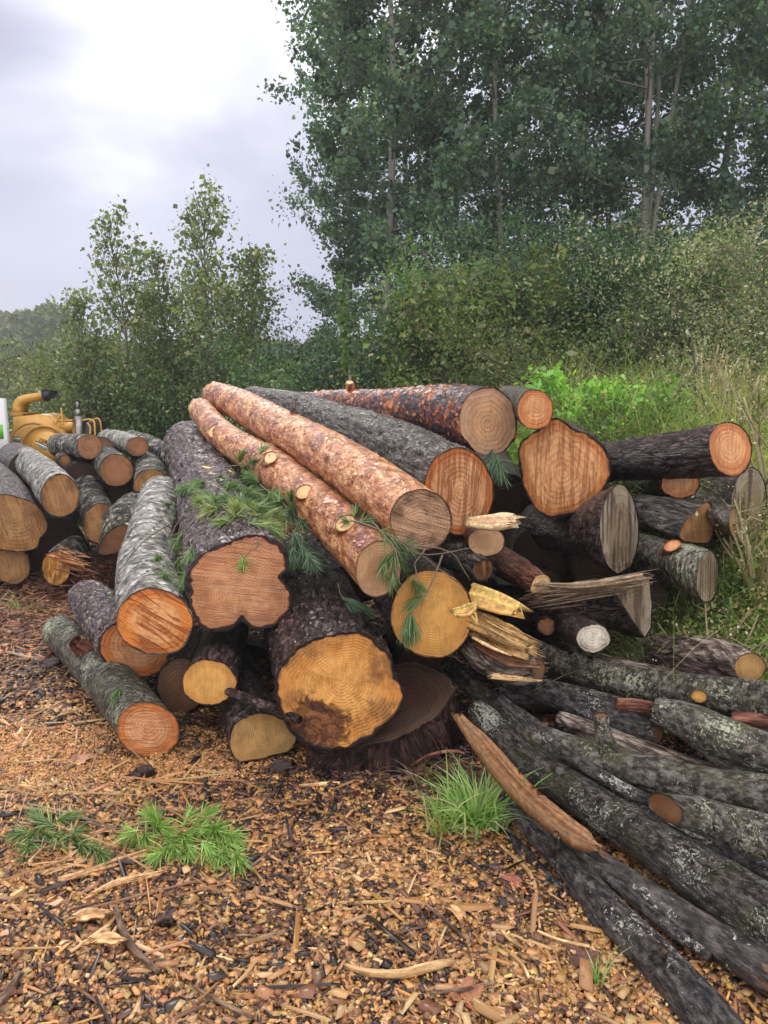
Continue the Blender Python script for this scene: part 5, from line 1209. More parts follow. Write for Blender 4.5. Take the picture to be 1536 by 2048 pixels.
def tangle(name, label, cat, blobs, n, ln, w, cols, seed):
    """short bent shreds lying every way inside low mounds; blobs: (u, v, width_m, depth_m, height_m)"""
    r = np.random.default_rng(seed); mb = MB(); cols = np.array(cols)
    for u, v, wx, wy, hz_ in blobs:
        D = gd(v); c = at(u, v, D); k = n
        x = c[0] + r.normal(0, wx, k); y = c[1] + r.normal(0, wy, k)
        h = hz_ * np.exp(-((x - c[0]) ** 2 / wx ** 2 + (y - c[1]) ** 2 / wy ** 2) * .6)
        z = gz(x, y) + .01 + h * r.random(k) ** .6
        a = r.uniform(0, 6.28, k); L = ln * r.lognormal(0, .4, k); d = np.stack([np.cos(a), np.sin(a), r.normal(0, .22, k)], -1)
        s = np.stack([-np.sin(a), np.cos(a), a * 0 + .3], -1) * w
        b = np.stack([x, y, z], -1); bend = np.stack([-np.sin(a), np.cos(a), a * 0], -1) * (r.normal(0, .2, k) * L)[:, None]
        m_ = b + d * (L / 2)[:, None] + bend; t_ = b + d * L[:, None]
        V = np.stack([b - s, b + s, m_ + s, m_ - s, t_ + s * .5, t_ - s * .5], 1).reshape(-1, 3)
        Q = (np.arange(k)[:, None, None] * 6 + np.array([[0, 1, 2, 3], [3, 2, 4, 5]])).reshape(-1, 4)
        C = cols[r.integers(0, len(cols), k)] * r.lognormal(0, .25, (k, 1))
        mb.add(V, Q, None, np.repeat(np.clip(C, 0, .7), 6, axis=0))
    o = mb.obj(name, WOODC, None, smooth=False); tag(o, label, cat, kind='stuff'); return o
gd = lambda v: 1.65 / (.169 + .00064 * (v - 1024))     # distance of the flat ground seen at row v
RB = [(.20, .085, .05), (.13, .06, .04), (.30, .15, .09), (.07, .035, .025), (.26, .10, .06)]
tangle('brush_heap', 'heap of reddish brown bark shreds between the two piles', 'brush heap', [(205, 1178, .22, .18, .22), (160, 1188, .25, .15, .14), (235, 1165, .12, .2, .26)], 1500, .07, .0035, RB, 15)
tangle('red_litter', 'reddish brown needle litter on the ground below the smaller pile', 'litter', [(40, 1215, .6, .3, .03), (110, 1235, .3, .4, .03), (10, 1250, .5, .4, .03)], 1400, .07, .0025, RB + [(.4, .24, .15)], 16)
tangle('dark_litter', 'dark bark crumbs and wet litter around the foot of the big pile', 'litter', [(330, 1500, .35, .10, .03), (590, 1555, .25, .07, .03), (420, 1460, .25, .12, .04), (860, 1560, .25, .10, .04), (980, 1600, .25, .15, .03), (110, 1330, .2, .25, .03)], 700, .035, .006, [(.05, .028, .02), (.09, .045, .03), (.16, .08, .04), (.03, .02, .015)], 17)
pole_like = dict(na=36, bt=.002, amp=.003, furrow=.001)
def stick(label, path, bark, cat='stick', name='stick', **kw):
    d_ = dict(pole_like); d_.update(kw)
    return log(name, label, path, bark, None, None, cat=cat, **d_)
stick('thin dark bar-like branch wedged between the small yellow end and the thickest log', [(600, 1440, 3.15, 8), (540, 1415, 3.25, 10), (455, 1382, 3.45, 9)], B_BLACK)
PEEL = bark_mat('peeled_twig', (.20, .10, .05), (.50, .30, .13), (.64, .42, .21), fr=60, stretch=.15, plates=.1, bump=.004, rough=.45)
TWG = bark_mat('brown_twig', (.03, .018, .013), (.10, .06, .042), (.2, .13, .09), fr=60, stretch=.2, plates=.1, bump=.004, rough=.5)
def gstick(label, pts, bark, lift=.055, **kw):
    stick(label, [(u, v, gd(v) - lift, r_) for u, v, r_ in pts], bark, **kw)
gstick('long peeled curved branch lying near the bottom centre', [(690, 1932, 6), (740, 1946, 8), (800, 1948, 9), (860, 1934, 10), (905, 1924, 7)], PEEL)
gstick('dark curved twig on the chips at the lower left', [(232, 1818, 5), (246, 1860, 7), (270, 1900, 7), (315, 1942, 5)], TWG)
gstick('brown bark strip at the left edge near the bottom', [(-10, 2012, 9), (15, 1985, 8), (38, 1945, 5)], TWG)
gstick('thin dark twig forking near the bottom, left of centre', [(385, 1972, 3), (430, 1998, 4), (505, 2035, 4)], TWG)
gstick('thin pale reed-like stick left of centre near the bottom', [(465, 1975, 3), (490, 1950, 4), (512, 1922, 3)], PEEL)
gstick('pale bent root-like strip beside the nearest black limb', [(1000, 1690, 3), (1050, 1735, 4), (1068, 1765, 4), (1074, 1792, 3)], PEEL)
gstick('thin yellow curved strip on the chips left of the nearest limb', [(992, 1842, 3), (1015, 1875, 4), (1052, 1900, 3)], PEEL)
gstick('thin yellow strip below the other curved one', [(1020, 1905, 3), (1045, 1930, 4), (1058, 1955, 3)], PEEL)
gstick('long thin pale strip running towards the nearest limb', [(1075, 1862, 3), (1120, 1880, 3), (1180, 1893, 3)], PEEL)
gstick('short pale stick in front of the flat-topped log end', [(598, 1572, 3), (640, 1568, 4), (680, 1566, 3)], PEEL)
gstick('dark twig crossing the chips behind the fresh pine sprigs', [(90, 1628, 4), (170, 1640, 5), (230, 1655, 4), (330, 1640, 3)], TWG)
gstick('thin twig with grey bark left of centre in the middle ground', [(500, 1735, 3), (560, 1690, 4), (640, 1665, 3)], TWG)
gstick('thin dark twig in the middle foreground', [(840, 1800, 3), (890, 1840, 4), (930, 1880, 3)], TWG)
gstick('thin twig lying across the lower right foreground', [(860, 1985, 3), (920, 1980, 4), (990, 1965, 3)], TWG)
gstick('straight splinter at the left of the foreground', [(140, 1905, 3), (215, 1850, 4), (240, 1820, 3)], PEEL)
for lab, pts, th in [('long flat split board piece between the two clumps of pine sprigs', [(125, 1758, 10), (200, 1735, 18), (290, 1705, 14)], .012),
                     ('flat pale splinter below the long board piece', [(180, 1790, 6), (240, 1765, 12), (330, 1745, 6)], .01),
                     ('oblong pale wood chunk in the left foreground', [(145, 1838, 24), (180, 1830, 28), (215, 1830, 20)], .015),
                     ('second oblong wood chunk right below the first', [(180, 1882, 14), (215, 1878, 24), (245, 1882, 10)], .012),
                     ('large flat chip near the right of the middle foreground', [(895, 1810, 20), (915, 1822, 26), (925, 1840, 14)], .01)]:
    slab('wood_chunk', lab, 'wood chunk', [(u, v, gd(v) - .07, w) for u, v, w in pts], th, (0, -.1, 1), (.56, .30, .13), 'larger pieces of split wood on the chips', seed=hash3(np.array(pts[0][0]), np.array(3), np.array(1)).item() * 99 // 1 + 1 and int(pts[0][0]))
for lab, u, v, w in [('dark bark chunk on the chips in front of the lichen-spotted log', 285, 1548, 20), ('dark bark lump in front of the flat-topped log end', 560, 1538, 26), ('reddish bark scraps left of the lichen-spotted log', 100, 1330, 24),
                  ('bark scrap left of the middle foreground', 340, 1850, 10)]:
    slab('bark_chunk', lab, 'bark chunk', [(u - w, v + w * .3, gd(v) - .05, w), (u, v, gd(v) - .05, w * 1.4), (u + w, v - w * .3, gd(v) - .05, w * .7)], .035, (0, -.2, 1), (.045, .022, .018), 'pieces of bark on the chips', seed=int(u), jit=.006)
# fallen maple leaves
def fallen(label, u, v, s, col, seed):
    r = np.random.default_rng(seed); D = gd(v) - .035; c = at(u, v, D); n = 30
    a = np.linspace(0, 2 * np.pi, n, endpoint=False) + r.uniform(0, 6)
    rad = s * (.55 + .45 * np.abs(np.cos(a * 2.5)) ** .7) * r.uniform(.9, 1.1, n)
    x, y = rad * np.cos(a), rad * np.sin(a)
    z = .015 + .5 * s * (np.cos(a * 2 + seed) * .35 + .1)
    V = np.vstack([c + [0, 0, .012], c + np.stack([x, y, z], -1), c + np.stack([x * .6, y * .6, z * .4], -1)])
    j = np.arange(n); j2 = (j + 1) % n
    T_ = np.stack([j * 0, 1 + n + j, 1 + n + j2], -1); Q_ = np.stack([1 + n + j, 1 + j, 1 + j2, 1 + n + j2], -1)
    org = empty('o', c); mb = MB(); mb.add(V, Q_, T_, np.array(col)); o = mb.obj('fallen_leaf', WOODC, org); o.parent = None; o.location = c; bpy.data.objects.remove(org)
    tag(o, label, 'leaf', 'dead leaves fallen on the chips')
fallen('dark red dead leaf below the stump slab, left of centre', 588, 1632, .05, (.10, .03, .02), 1)
fallen('reddish lobed leaf left of the nearest black limb', 1030, 1780, .055, (.30, .10, .06), 2)
fallen('bright rust leaf under the large grass tuft', 935, 1672, .045, (.28, .07, .025), 3)
fallen('purple brown leaf on the middle foreground chips', 625, 1732, .035, (.12, .055, .045), 4)
fallen('rust leaf near the bottom right of the chips', 930, 1995, .05, (.33, .13, .06), 5)
fallen('pale pink leaf in front of the lichen-spotted log end', 165, 1522, .05, (.38, .18, .11), 6)
fallen('dark leaf beside the low tiny sprout', 1165, 1920, .05, (.12, .05, .035), 7)
fallen('purple leaf in the chips towards the lower right', 1000, 1750, .03, (.13, .06, .05), 8)
# dry weed stems beside the stump
r = np.random.default_rng(31)
p = at(890, 1570, 3.12); n = 60
V, Q, C = blades(n, p[0] + r.normal(0, .10, n), p[1] + r.normal(0, .05, n), .16, .007, r, [(.14, .08, .055), (.22, .14, .09), (.08, .05, .04)], .9)
org = empty('o', (p[0], p[1], 0)); o = mk('dry_weed', V, [Q], LEAF, org, {'col': ('FLOAT_COLOR', C)}, False); o.parent = None; o.location = (p[0], p[1], 0); bpy.data.objects.remove(org)
tag(o, 'withered brown weed between the stump slab and the large grass tuft', 'weed')
stick('thin red weed stem arching in front of the stump slab', [(822, 1532, 3.15, 3), (860, 1510, 3.1, 3), (905, 1502, 3.08, 3), (930, 1508, 3.06, 2)], B_REDD, cat='stem', name='weed_stem')

# ------------------------------------------------------------------ pine sprigs
bpy.context.view_layer.update(); DG = bpy.context.evaluated_depsgraph_get()
NEED = attr_mat('pine_needle', rough=.4, transl=.2, spec=.5)
GN = [(.14, .24, .09), (.18, .30, .11), (.11, .19, .08), (.24, .34, .16)]
GB = [(.26, .42, .09), (.32, .50, .12), (.19, .33, .08), (.42, .56, .20)]
GD = [(.11, .20, .11), (.14, .25, .14), (.08, .15, .09), (.22, .30, .18)]
GY_ = [(.38, .42, .13), (.46, .42, .18), (.30, .38, .12)]
def tuftN(mb, p, d, n, ln, r, cols, sp=.38, w=.0017):
    d = d / np.linalg.norm(d)
    dirs = d + r.normal(0, sp, (n, 3)); dirs /= np.linalg.norm(dirs, axis=1)[:, None]
    L = ln * r.uniform(.75, 1.15, n)[:, None]
    b = p + d * r.uniform(-.02, .03, (n, 1))
    s = np.cross(dirs, r.normal(0, 1, (n, 3))); s /= np.linalg.norm(s, axis=1)[:, None]; s *= w
    m = b + dirs * L * .5; t = b + dirs * L + np.array([0, 0, -.12]) * L
    V = np.stack([b - s, b + s, m + s, m - s, t + s * .3, t - s * .3], 1).reshape(-1, 3)
    q = np.array([[0, 1, 2, 3], [3, 2, 4, 5]])
    Q = (np.arange(n)[:, None, None] * 6 + q).reshape(-1, 4)
    cols = np.array(cols); C = cols[r.integers(0, len(cols), n)] * r.lognormal(0, .18, (n, 1))
    mb.add(V, Q, None, np.clip(np.repeat(C, 6, axis=0), 0, .7))
def sprig(label, twigs, tufts, cols=GN, seed=0, ln=.085, n=60, sp=.38, group='green pine twigs lying about', rest=True):
    """twigs: lists of (u,v,D); tufts: (u,v,D,du,dv[,dz])"""
    if rest:
        twigs = [[(u, v, min(D, surf(u, v, .015, D)) if D - surf(u, v, .015, D) < .9 else D) for u, v, D in tw] for tw in twigs]
        nt_ = []
        for q in tufts:
            D = surf(q[0], q[1], .025, q[2]); D2 = surf(q[0] + q[3], q[1] + q[4], .03, q[2])
            if abs(D - q[2]) > .9: D = q[2]
            dz = D2 - D if abs(D2 - D) < .25 else -.02
            nt_.append((q[0], q[1], D, q[3], q[4], dz))
        tufts = nt_
    n = int(n * 1.7)
    r = np.random.default_rng(seed); p0 = at(*tufts[0][:3])
    e = empty('pine_sprig', p0); tag(e, label, 'pine sprig', group)
    mb = MB()
    for tw in twigs:
        P = catmull([at(*q) for q in tw], 14); P += r.normal(0, .0015, P.shape); mb.tube(P, np.linspace(.0042, .002, 14), 5, np.array((.16, .12, .08)))
    if twigs: mb.obj('twig', STEM, e)
    nb = MB()
    for q in tufts:
        u, v, D, du, dv = q[:5]; dd = q[5] if len(q) > 5 else -.05
        d = at(u + du, v + dv, D + dd) - at(u, v, D)
        tuftN(nb, at(u, v, D), d, n, ln, r, cols, sp)
    nb.obj('needles', NEED, e)
    return e
r = np.random.default_rng(55)
tf = []
for k in range(46):
    t = r.random(); u = 375 + t * 205 + r.normal(0, 12); v = 965 + t * 55 + r.normal(0, 14); D = 4.62 - t * .45
    tf.append((u, v, D, r.normal(10, 35), r.normal(-4, 18), r.normal(-.05, .08)))
sprig('broad spray of green pine twigs lying over the kidney-ended log', [[(350, 1090, 4.2), (400, 1010, 4.5), (440, 975, 4.62), (500, 985, 4.5), (590, 1020, 4.2)], [(360, 1060, 4.3), (420, 1000, 4.5), (470, 1030, 4.35), (560, 1050, 4.1)], [(410, 1050, 4.25), (450, 1000, 4.45), (430, 960, 4.65)]], tf, GN, 1, n=75)
tf = []
for k in range(30):
    t = r.random(); u = 405 + t * 150 + r.normal(0, 14); v = 1010 + t * 30 + r.normal(0, 12)
    tf.append((u, v, 4.25 - t * .25, r.normal(-5, 35), r.normal(6, 15), r.normal(-.05, .06)))
sprig('lower yellowish green layer of pine twigs above the kidney-shaped end', [[(380, 1060, 4.15), (450, 1025, 4.25), (520, 1030, 4.15), (590, 1050, 4.0)]], tf, GN + GY_, 2, n=60)
tf = [(345, 1085, 4.2, -8, 40), (358, 1120, 4.05, -5, 35), (335, 1130, 3.95, -10, 30), (320, 1115, 3.95, -25, 20), (370, 1150, 3.8, -4, 32), (350, 1030, 4.5, -30, 12), (340, 1010, 4.6, -30, 5), (330, 1150, 3.85, 5, 30), (385, 1100, 4.1, -10, 30), (365, 1070, 4.25, -14, 26)]
sprig('pine twigs drooping between the birch log and the kidney-ended log', [[(440, 1000, 4.5), (390, 1040, 4.35), (350, 1090, 4.15), (335, 1140, 3.9)], [(420, 1020, 4.4), (360, 1040, 4.4), (340, 1080, 4.2)]], tf, GN, 3, n=70)
tf = [(575, 1020, 4.1, 28, 14), (600, 1040, 4.0, 24, 22), (590, 1070, 3.9, 14, 30), (605, 1095, 3.8, 8, 30), (615, 1110, 3.75, 14, 20), (585, 1100, 3.8, -4, 34), (560, 1000, 4.2, 30, 8)]
sprig('dark pine tufts hanging right of the kidney-ended log', [[(520, 970, 4.5), (570, 1010, 4.15), (600, 1060, 3.95), (605, 1110, 3.78)]], tf, GD, 4, n=75)
sprig('pine tufts caught between the two parallel salmon logs', [[(450, 935, 4.95), (500, 925, 4.9), (540, 910, 4.85)]], [(465, 935, 4.9, -20, 5), (490, 935, 4.85, 20, 6), (505, 925, 4.85, 20, -8), (520, 905, 4.9, 14, -12), (480, 920, 4.95, 4, -14)], GN, 5, n=60)
sprig('pine twigs with tufts at the end of the crooked salmon log', [[(700, 1040, 3.35), (760, 1060, 3.2), (800, 1085, 3.15), (850, 1110, 3.2), (950, 1095, 3.4)], [(745, 1045, 3.2), (790, 1100, 3.1), (800, 1165, 3.08)], [(800, 1080, 3.15), (870, 1130, 3.25), (915, 1165, 3.3)], [(820, 1090, 3.2), (900, 1105, 3.3), (940, 1160, 3.35)], [(850, 1100, 3.2), (830, 1130, 3.2), (840, 1170, 3.2)]],
      [(695, 1042, 3.4, -26, -6), (720, 1045, 3.3, 24, -6), (745, 1050, 3.25, 22, 10), (765, 1065, 3.2, 24, 16), (790, 1100, 3.12, -6, 34), (775, 1115, 3.1, -14, 30), (800, 1120, 3.1, 10, 30), (785, 1145, 3.08, -4, 26), (815, 1140, 3.15, 8, 26), (830, 1165, 3.2, 12, 14), (800, 1085, 3.15, 24, 10), (710, 1030, 3.4, 10, -16)], GN, 6, n=45, ln=.07)
sprig('pine tuft hanging down over the smooth yellow end', [[(885, 1110, 3.25), (870, 1150, 3.22), (850, 1190, 3.2), (822, 1228, 3.18)]], [(820, 1225, 3.18, -4, 40), (812, 1245, 3.17, 4, 36), (826, 1238, 3.17, 2, 34), (845, 1195, 3.2, -26, 16)], GN, 7, n=55, sp=.24)
sprig('fan of pine needles lying on the black bark of the thickest log', [[(676, 1165, 3.75), (680, 1185, 3.68), (690, 1200, 3.6)]], [(688, 1198, 3.58, 36, 20), (700, 1203, 3.54, 34, 18), (694, 1208, 3.54, 30, 26), (712, 1210, 3.5, 26, 14)], GD, 8, n=50, sp=.22)
sprig('small yellowing needle fan hanging on the face of the kidney-shaped end', [[(512, 1072, 3.45), (516, 1092, 3.43), (498, 1105, 3.42), (487, 1118, 3.42)]], [(486, 1116, 3.42, 0, 34)], GY_ + GB, 9, n=45, sp=.42, ln=.055)
sprig('single tuft on the dark scaly log below a long bare twig', [[(345, 1045, 4.3), (290, 1080, 4.0), (250, 1130, 3.95), (225, 1190, 3.88)]], [(226, 1186, 3.86, -14, 30), (222, 1192, 3.86, -4, 32)], GN, 10, n=45, sp=.28)
sprig('small tuft lying on the lichen-spotted log', [[(262, 1372, 3.6), (248, 1372, 3.58), (238, 1380, 3.55)]], [(238, 1378, 3.52, -10, 26), (232, 1384, 3.5, -4, 26)], GN, 11, n=40, sp=.28, ln=.07)
sprig('dark tuft hanging in the gap left of the heart-shaped end', [], [(985, 905, 4.0, 6, 34), (995, 920, 4.0, 6, 34), (1000, 935, 4.0, 4, 30), (980, 925, 4.05, -8, 30)], GD, 12, n=50)
# on the chips
def gt(u, v, du, dv): 
    D = gd(v) - .06; return (u, v, D, du, dv, (gd(v + dv) - gd(v)) * .8)
tf = [gt(*q) for q in [(70, 1670, -20, 24), (85, 1665, 18, 14), (100, 1650, -14, -6), (60, 1690, -4, 26), (110, 1672, 24, 10), (135, 1680, 26, 8), (160, 1690, 26, 10), (185, 1700, 22, 14), (200, 1705, 14, 16), (80, 1640, -6, -8), (120, 1640, 20, -8), (150, 1665, 18, -4), (60, 1665, -26, 6)]]
sprig('bluish green pine sprigs on the chips at the left', [[(100, 1625, gd(1625) - .05), (150, 1640, gd(1640) - .05), (215, 1655, gd(1655) - .05), (270, 1660, gd(1660) - .05)], [(60, 1680, gd(1680) - .04), (130, 1690, gd(1690) - .04), (200, 1705, gd(1705) - .04)]], tf, GN + GN + GY_[:2], 13, n=60, ln=.075)
tf = []
for q in [(270, 1665, -22, 14), (290, 1670, 6, 26), (320, 1650, -6, -8), (330, 1675, 20, 18), (360, 1670, 24, 12), (385, 1660, 28, 0), (400, 1640, 22, -14), (370, 1645, 10, -14), (345, 1690, 4, 26), (375, 1695, 8, 26), (410, 1690, 16, 24), (430, 1655, -8, 26), (435, 1650, 14, 26), (428, 1660, 4, 30), (450, 1690, 14, 22), (470, 1710, 12, 18), (440, 1705, 0, 20), (330, 1700, -18, 14), (310, 1655, 22, 4), (455, 1670, 24, 14)]:
    tf.append(gt(*q))
sprig('fresh bright green pine sprigs on the chips in front of the pile', [[(265, 1655, gd(1655) - .05), (320, 1660, gd(1660) - .05), (400, 1665, gd(1665) - .05), (465, 1700, gd(1700) - .05)], [(430, 1610, gd(1610) - .05), (432, 1640, gd(1640) - .05), (440, 1665, gd(1665) - .05)], [(240, 1640, gd(1640) - .04), (330, 1620, gd(1620) - .05), (425, 1640, gd(1640) - .04)]], tf, GB, 14, n=70, ln=.085)
# dark twigs standing on the upper salmon log
stick('thin bare twig curving over the upper salmon pine log', [(540, 880, 4.95, 2), (565, 862, 4.9, 3), (600, 850, 4.85, 3), (640, 852, 4.75, 2)], TWG, name='twig')
stick('two-pronged broken twig standing on the dark long log', [(585, 838, 5.6, 3), (590, 815, 5.6, 3), (587, 800, 5.6, 2)], TWG, name='twig')
# ------------------------------------------------------------------ yellow wood chipper behind the smaller pile
YEL_P = plain('yellow_paint', (.60, .32, .055), .38, .25, 9, coat=.2)
YEL_D = plain('worn_yellow_paint', (.46, .24, .05), .5, .4, 14)
BLKM = plain('black_rubber', (.015, .015, .018), .5, .2, 20)
STEELM = plain('dull_steel', (.30, .29, .28), .38, .35, 12, metal=.7)
WHT = plain('white_paint', (.74, .76, .80), .35, .12, 6, coat=.2)
TEAL = plain('teal_decal', (.10, .30, .33), .4, .1, 8)
GRNP = plain('green_decal', (.13, .50, .04), .4, .08, 8)
BLKP = plain('black_decal', (.015, .012, .015), .4, .1, 8)
DC = 10.4
def cp(u, v, y=0.):           # point on the chipper's side, y metres farther away
    p = at(u, v, DC); s = (DC + y) / DC
    return np.array([p[0], p[1] + y, p[2]])
def extrude(mb, poly, y0, y1, col=None):
    """side outline (u,v) given real thickness from y0 to y1"""
    n = len(poly); A = [cp(u, v, y0) for u, v in poly]; B = [cp(u, v, y1) for u, v in poly]
    cA, cB = np.mean(A, 0), np.mean(B, 0)
    V = A + B + [cA, cB]; j = np.arange(n); j2 = (j + 1) % n
    mb.add(V, np.stack([j, j2, n + j2, n + j], -1), np.vstack([np.stack([j2, j, j * 0 + 2 * n], -1), np.stack([n + j, n + j2, j * 0 + 2 * n + 1], -1)]), col)
def tp(poly, y): return [(768 + (u - 768) * (DC + y) / DC, 1024 + (v - 1024) * (DC + y) / DC - 40 * y / DC * 0) for u, v in poly]
def arc(cx, cy, r, a0, a1, n=18):
    return [(cx + r * math.cos(math.radians(a)), cy - r * math.sin(math.radians(a))) for a in np.linspace(a0, a1, n)]
ch = empty('wood_chipper', (*cp(85, 900)[:2], float(gz(*cp(85, 900)[:2])))); tag(ch, 'yellow towed wood chipper with curved discharge chute and upright exhaust behind the left pile', 'wood chipper')
gzc = float(gz(*cp(85, 900)[:2]))
mb = MB(); extrude(mb, [(16, 835), (60, 830), (78, 833), (92, 842), (104, 856), (104, 880), (60, 890), (22, 880), (16, 862)], .15, .75); mb.obj('rotor_housing', YEL_P, ch, False)
mb = MB(); extrude(mb, [(24, 880)] + arc(72, 893, 47, 172, 10) + [(120, 925), (24, 925)], -.05, .5); mb.obj('disc_cover', YEL_P, ch, False)
mb = MB()
for c_, r_, y_, a0, a1 in ((72, 47.5, -.09, 172, 20), (100, 46, -.18, 178, 30)):
    P = [cp(*q, y_) for q in arc(c_, 893 if c_ == 72 else 897, r_, a0, a1, 24)]; mb.tube(P, .018, 6)
P = [cp(30, 886, -.14), cp(60, 886, -.14), cp(90, 888, -.16)]; mb.tube(P, .014, 6)
mb.obj('flange_rim', YEL_D, ch)
mb = MB(); extrude(mb, [(56, 900)] + arc(100, 897, 44, 176, 20) + [(140, 925), (58, 925)], -.16, .05); mb.obj('disc_cover', YEL_P, ch, False)
mb = MB(); extrude(mb, arc(108, 890, 29, 0, 350, 30), -.24, -.14); bc_ = mb.obj('belt_guard', YEL_P, ch, False)
mb = MB(); mb.tube([cp(42, 900, -.12), cp(42, 900, .05)], .085, 20); mb.obj('hydraulic_port', BLKM, ch)
# decals as thin plates
def plate(poly, y, mat, nm, par=ch):
    mb = MB(); extrude(mb, poly, y - .006, y); return mb.obj(nm, mat, par, False)
plate([(29, 873), (46, 873), (46, 874.6), (29, 874.6)], -.056, BLKP, 'decal_stripe'); plate([(30, 875), (46, 875), (46, 877), (30, 877)], -.056, WHT, 'decal_stripe'); plate([(31, 877.4), (45, 877.4), (44, 882.5), (33, 882.5)], -.056, TEAL, 'decal_stripe')
plate([(87, 878), (109, 888.5), (109, 890.3), (87, 880)], -.242, BLKP, 'decal_stripe'); plate([(87, 880.3), (109, 890.6), (109, 893.2), (87, 883)], -.242, WHT, 'decal_stripe'); plate([(90, 885), (109, 893.6), (109, 898), (97, 892)], -.242, TEAL, 'decal_stripe')
fc = bpy.data.curves.new('number', 'FONT'); fc.body = '1230A'; fc.size = .070; fc.extrude = .002; fc.shear = .15; fc.offset = .0012
to = bpy.data.objects.new('tmp', fc); COL.objects.link(to)
me_ = bpy.data.meshes.new_from_object(to.evaluated_get(bpy.context.evaluated_depsgraph_get())); bpy.data.objects.remove(to)
me_.materials.clear(); me_.materials.append(BLKP)
tx = bpy.data.objects.new('model_number', me_); COL.objects.link(tx); tx.parent = ch
tx.location = Vector(cp(92.5, 879, -.25)) - ch.location; tx.rotation_euler = (math.radians(90), math.radians(20), 0)
# chute
def sq(mb, pts, h, w, col=None):
    pts = np.array(pts); T = np.gradient(pts, axis=0); T /= np.linalg.norm(T, axis=1)[:, None]
    Yv = np.array([0, 1., 0]); S = np.cross(T, Yv); S /= np.linalg.norm(S, axis=1)[:, None]
    hh = np.broadcast_to(h, (len(pts),))[:, None]
    V = np.stack([pts + S * hh - Yv * w, pts + S * hh + Yv * w, pts - S * hh + Yv * w, pts - S * hh - Yv * w], 1).reshape(-1, 3)
    m = len(pts); i = np.arange(m - 1)[:, None] * 4; j = np.arange(4)[None]; j2 = (j + 1) % 4
    Q = np.vstack([np.stack([i + j, i + j2, i + 4 + j2, i + 4 + j], -1).reshape(-1, 4), [[0, 1, 2, 3]], [[4 * m - 1, 4 * m - 2, 4 * m - 3, 4 * m - 4]]])
    mb.add(V, Q, None, col)
def strip(mb, outer, inner, y0, y1):
    n = len(outer); V = [cp(*q, y) for y in (y0, y1) for L_ in (outer, inner) for q in L_]; j = np.arange(n - 1); Q = []
    Q.append(np.stack([j, j + n, j + n + 1, j + 1], -1)); Q.append(np.stack([j + 2 * n, j + 2 * n + 1, j + 3 * n + 1, j + 3 * n], -1))
    Q.append(np.stack([j, j + 1, j + 2 * n + 1, j + 2 * n], -1)); Q.append(np.stack([j + n, j + 3 * n, j + 3 * n + 1, j + n + 1], -1))
    Q.append(np.array([[0, 2 * n, 3 * n, n], [n - 1, 2 * n - 1, 4 * n - 1, 3 * n - 1]])); mb.add(V, np.vstack(Q))
path = catmull([cp(22, 832, .35), cp(22, 815, .35), cp(30, 802, .35), (cp(45, 796, .35)), cp(72, 791, .35)], 16)
mb = MB(); strip(mb, [(10, 830), (10.5, 813), (15, 801), (23, 793.5), (35, 789.5), (68, 785)], [(25, 830), (25, 819), (26, 812), (30, 807.5), (44, 804), (70, 797)], .2, .48); cu = mb.obj('discharge_chute', YEL_P, ch, False)
mb = MB(); sq(mb, [cp(70, 791.5, .35), cp(79, 790.5, .35), cp(87, 789.5, .35)], .052, .11); mb.obj('chute_deflector', BLKM, cu, False)
mb = MB(); sq(mb, [cp(64, 792.5, .35), cp(71, 791.5, .35)], .078, .14); mb.obj('chute_collar', STEELM, cu, False)
mb = MB(); sq(mb, [cp(10, 829, .35), cp(44, 828, .35)], .012, .2); sq(mb, [cp(10, 832, .35), cp(36, 832, .35)], .012, .2); mb.obj('turntable', YEL_D, ch, False)
# exhaust
mb = MB(); mb.tube([cp(152, 905, .1), cp(151.5, 834, .1)], .055, 16); mb.tube([cp(151, 834, .1), cp(149.5, 820, .1)], .034, 14); ex = mb.obj('exhaust_stack', STEELM, ch)
mb = MB(); mb.tube([cp(149.3, 820, .1), cp(149, 802, .1)], .022, 12); ep = mb.obj('exhaust_pipe', STEELM, ch)
mb = MB(); mb.tube([cp(145, 803, .1), cp(150, 800.5, .1), cp(155, 805, .1)], [.02, .03, .012], 8); mb.obj('rain_cap', BLKM, ep)
mb = MB(); sq(mb, [cp(145, 905, .1), cp(145, 838, .1)], .014, .06); mb.obj('heat_shield', YEL_D, ch, False)
# engine, tank, rails
mb = MB(); extrude(mb, [(138, 842), (146, 842), (146, 905), (138, 905)], .15, .6); extrude(mb, [(158, 846), (176, 846), (178, 905), (156, 905)], .12, .7); mb.obj('engine', BLKM, ch, False)
mb = MB(); mb.tube([cp(106, 858, .3), cp(138, 858, .3)], .075, 16); mb.obj('fuel_tank', YEL_P, ch)
mb = MB()
for P in ([cp(107, 849, .05), cp(113, 838, .05), cp(120, 828, .05), cp(119.5, 816, .05)], [cp(122, 850, .05), cp(121, 828, .05)], [cp(100, 844, .1), cp(140, 841.5, .1)],
          [cp(156, 842, .1), cp(172, 839.5, .1), cp(180, 842, .1), cp(184, 852, .1), cp(185, 905, .1)], [cp(156, 846, .4), cp(178, 844, .4), cp(181, 905, .4)], [cp(172, 846, .05), cp(178, 858, .05), cp(174, 890, .05)]):
    mb.tube(catmull(P, 14), .013, 7)
mb.obj('guard_rail', YEL_P, ch)
mb = MB(); extrude(mb, [(18, 925), (185, 925), (185, 945), (18, 945)], -.1, .9); fr_ = mb.obj('chassis', YEL_D, ch, False)
mb = MB(); c_ = cp(110, 960, -.2); rz_ = .34
c_[2] = gzc + rz_
mb.tube([c_, c_ + [0, .2, 0]], rz_, 28); wh = mb.obj('wheel', BLKM, ch)
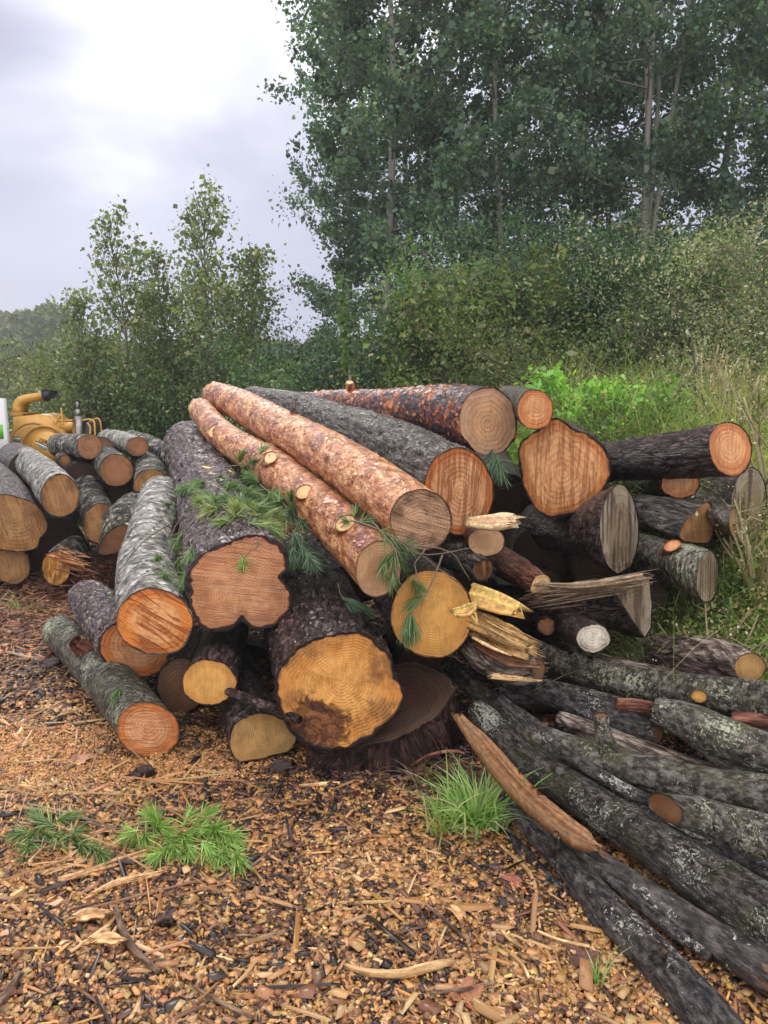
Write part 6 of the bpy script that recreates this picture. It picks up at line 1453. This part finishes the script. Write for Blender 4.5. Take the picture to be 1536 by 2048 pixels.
mb = MB(); mb.tube([c_ - [0, .02, 0], c_ + [0, .1, 0]], rz_ * .5, 20); mb.obj('rim', WHT, wh)
mb = MB(); sq(mb, [cp(110, 945, .3), np.array([c_[0], c_[1] + .5, gzc + rz_])], .05, .3); mb.obj('axle', BLKM, ch, False)
mb = MB()
for k in range(9): mb.tube([cp(10 + k * 3, 922, -.35), cp(10 + k * 3, 952, -.35)], .005, 5)
for v in (926, 948, 952): mb.tube([cp(8, v, -.35), cp(36, v, -.35)], .009, 5)
mb.obj('light_guard', YEL_D, ch)
mb = MB(); extrude(mb, [(11, 944), (31, 944), (31, 950), (11, 950)], -.3, -.2); mb.obj('marker_lamp', plain('red_lens', (.35, .03, .02), .3, .1, 5), ch, False)
# white truck cut by the left edge
tk = empty('utility_truck', (*cp(-60, 900)[:2], gzc)); tag(tk, 'white utility truck with green panel, only its slanted rear edge showing at the left edge', 'truck')
mb = MB(); extrude(mb, tp([(-240, 775), (4, 781), (12, 862), (18, 912), (-240, 912)], -.6), -.6, -.5); extrude(mb, [(-240, 776), (-90, 776), (-90, 911), (-240, 911)], -.39, 1.0); mb.obj('body', WHT, tk, False)
mb = MB(); extrude(mb, tp([(-60, 833), (4, 833), (6.5, 861), (-60, 861)], -.61), -.612, -.603); mb.obj('side_panel', GRNP, tk, False)
mb = MB(); extrude(mb, tp([(-240, 912.5), (20, 912.5), (33, 914), (33, 922), (12, 926), (12, 962), (-240, 962)], -.62), -.62, -.45); mb.obj('tailboard', BLKM, tk, False)
for ux in (-200, -40):
    mb = MB(); c_ = cp(ux, 960, -.5); c_[2] = gzc + .4; mb.tube([c_, c_ + [0, .25, 0]], .4, 26); mb.obj('wheel', BLKM, tk)
# ------------------------------------------------------------------ damp air
hz = MB(); hz.box((0, 110, 12), (620, 400, 30))
m, t = newmat('haze')
pv = N(t, 'ShaderNodeVolumePrincipled', {'Density': .0022, 'Anisotropy': .2}); pv.inputs['Color'].default_value = (.86, .91, 1., 1)
N(t, 'ShaderNodeOutputMaterial', {'Volume': pv.outputs[0]})
h = hz.obj('haze', m, None, False); tag(h, 'thin damp haze in the air before the trees', 'haze', kind='stuff')
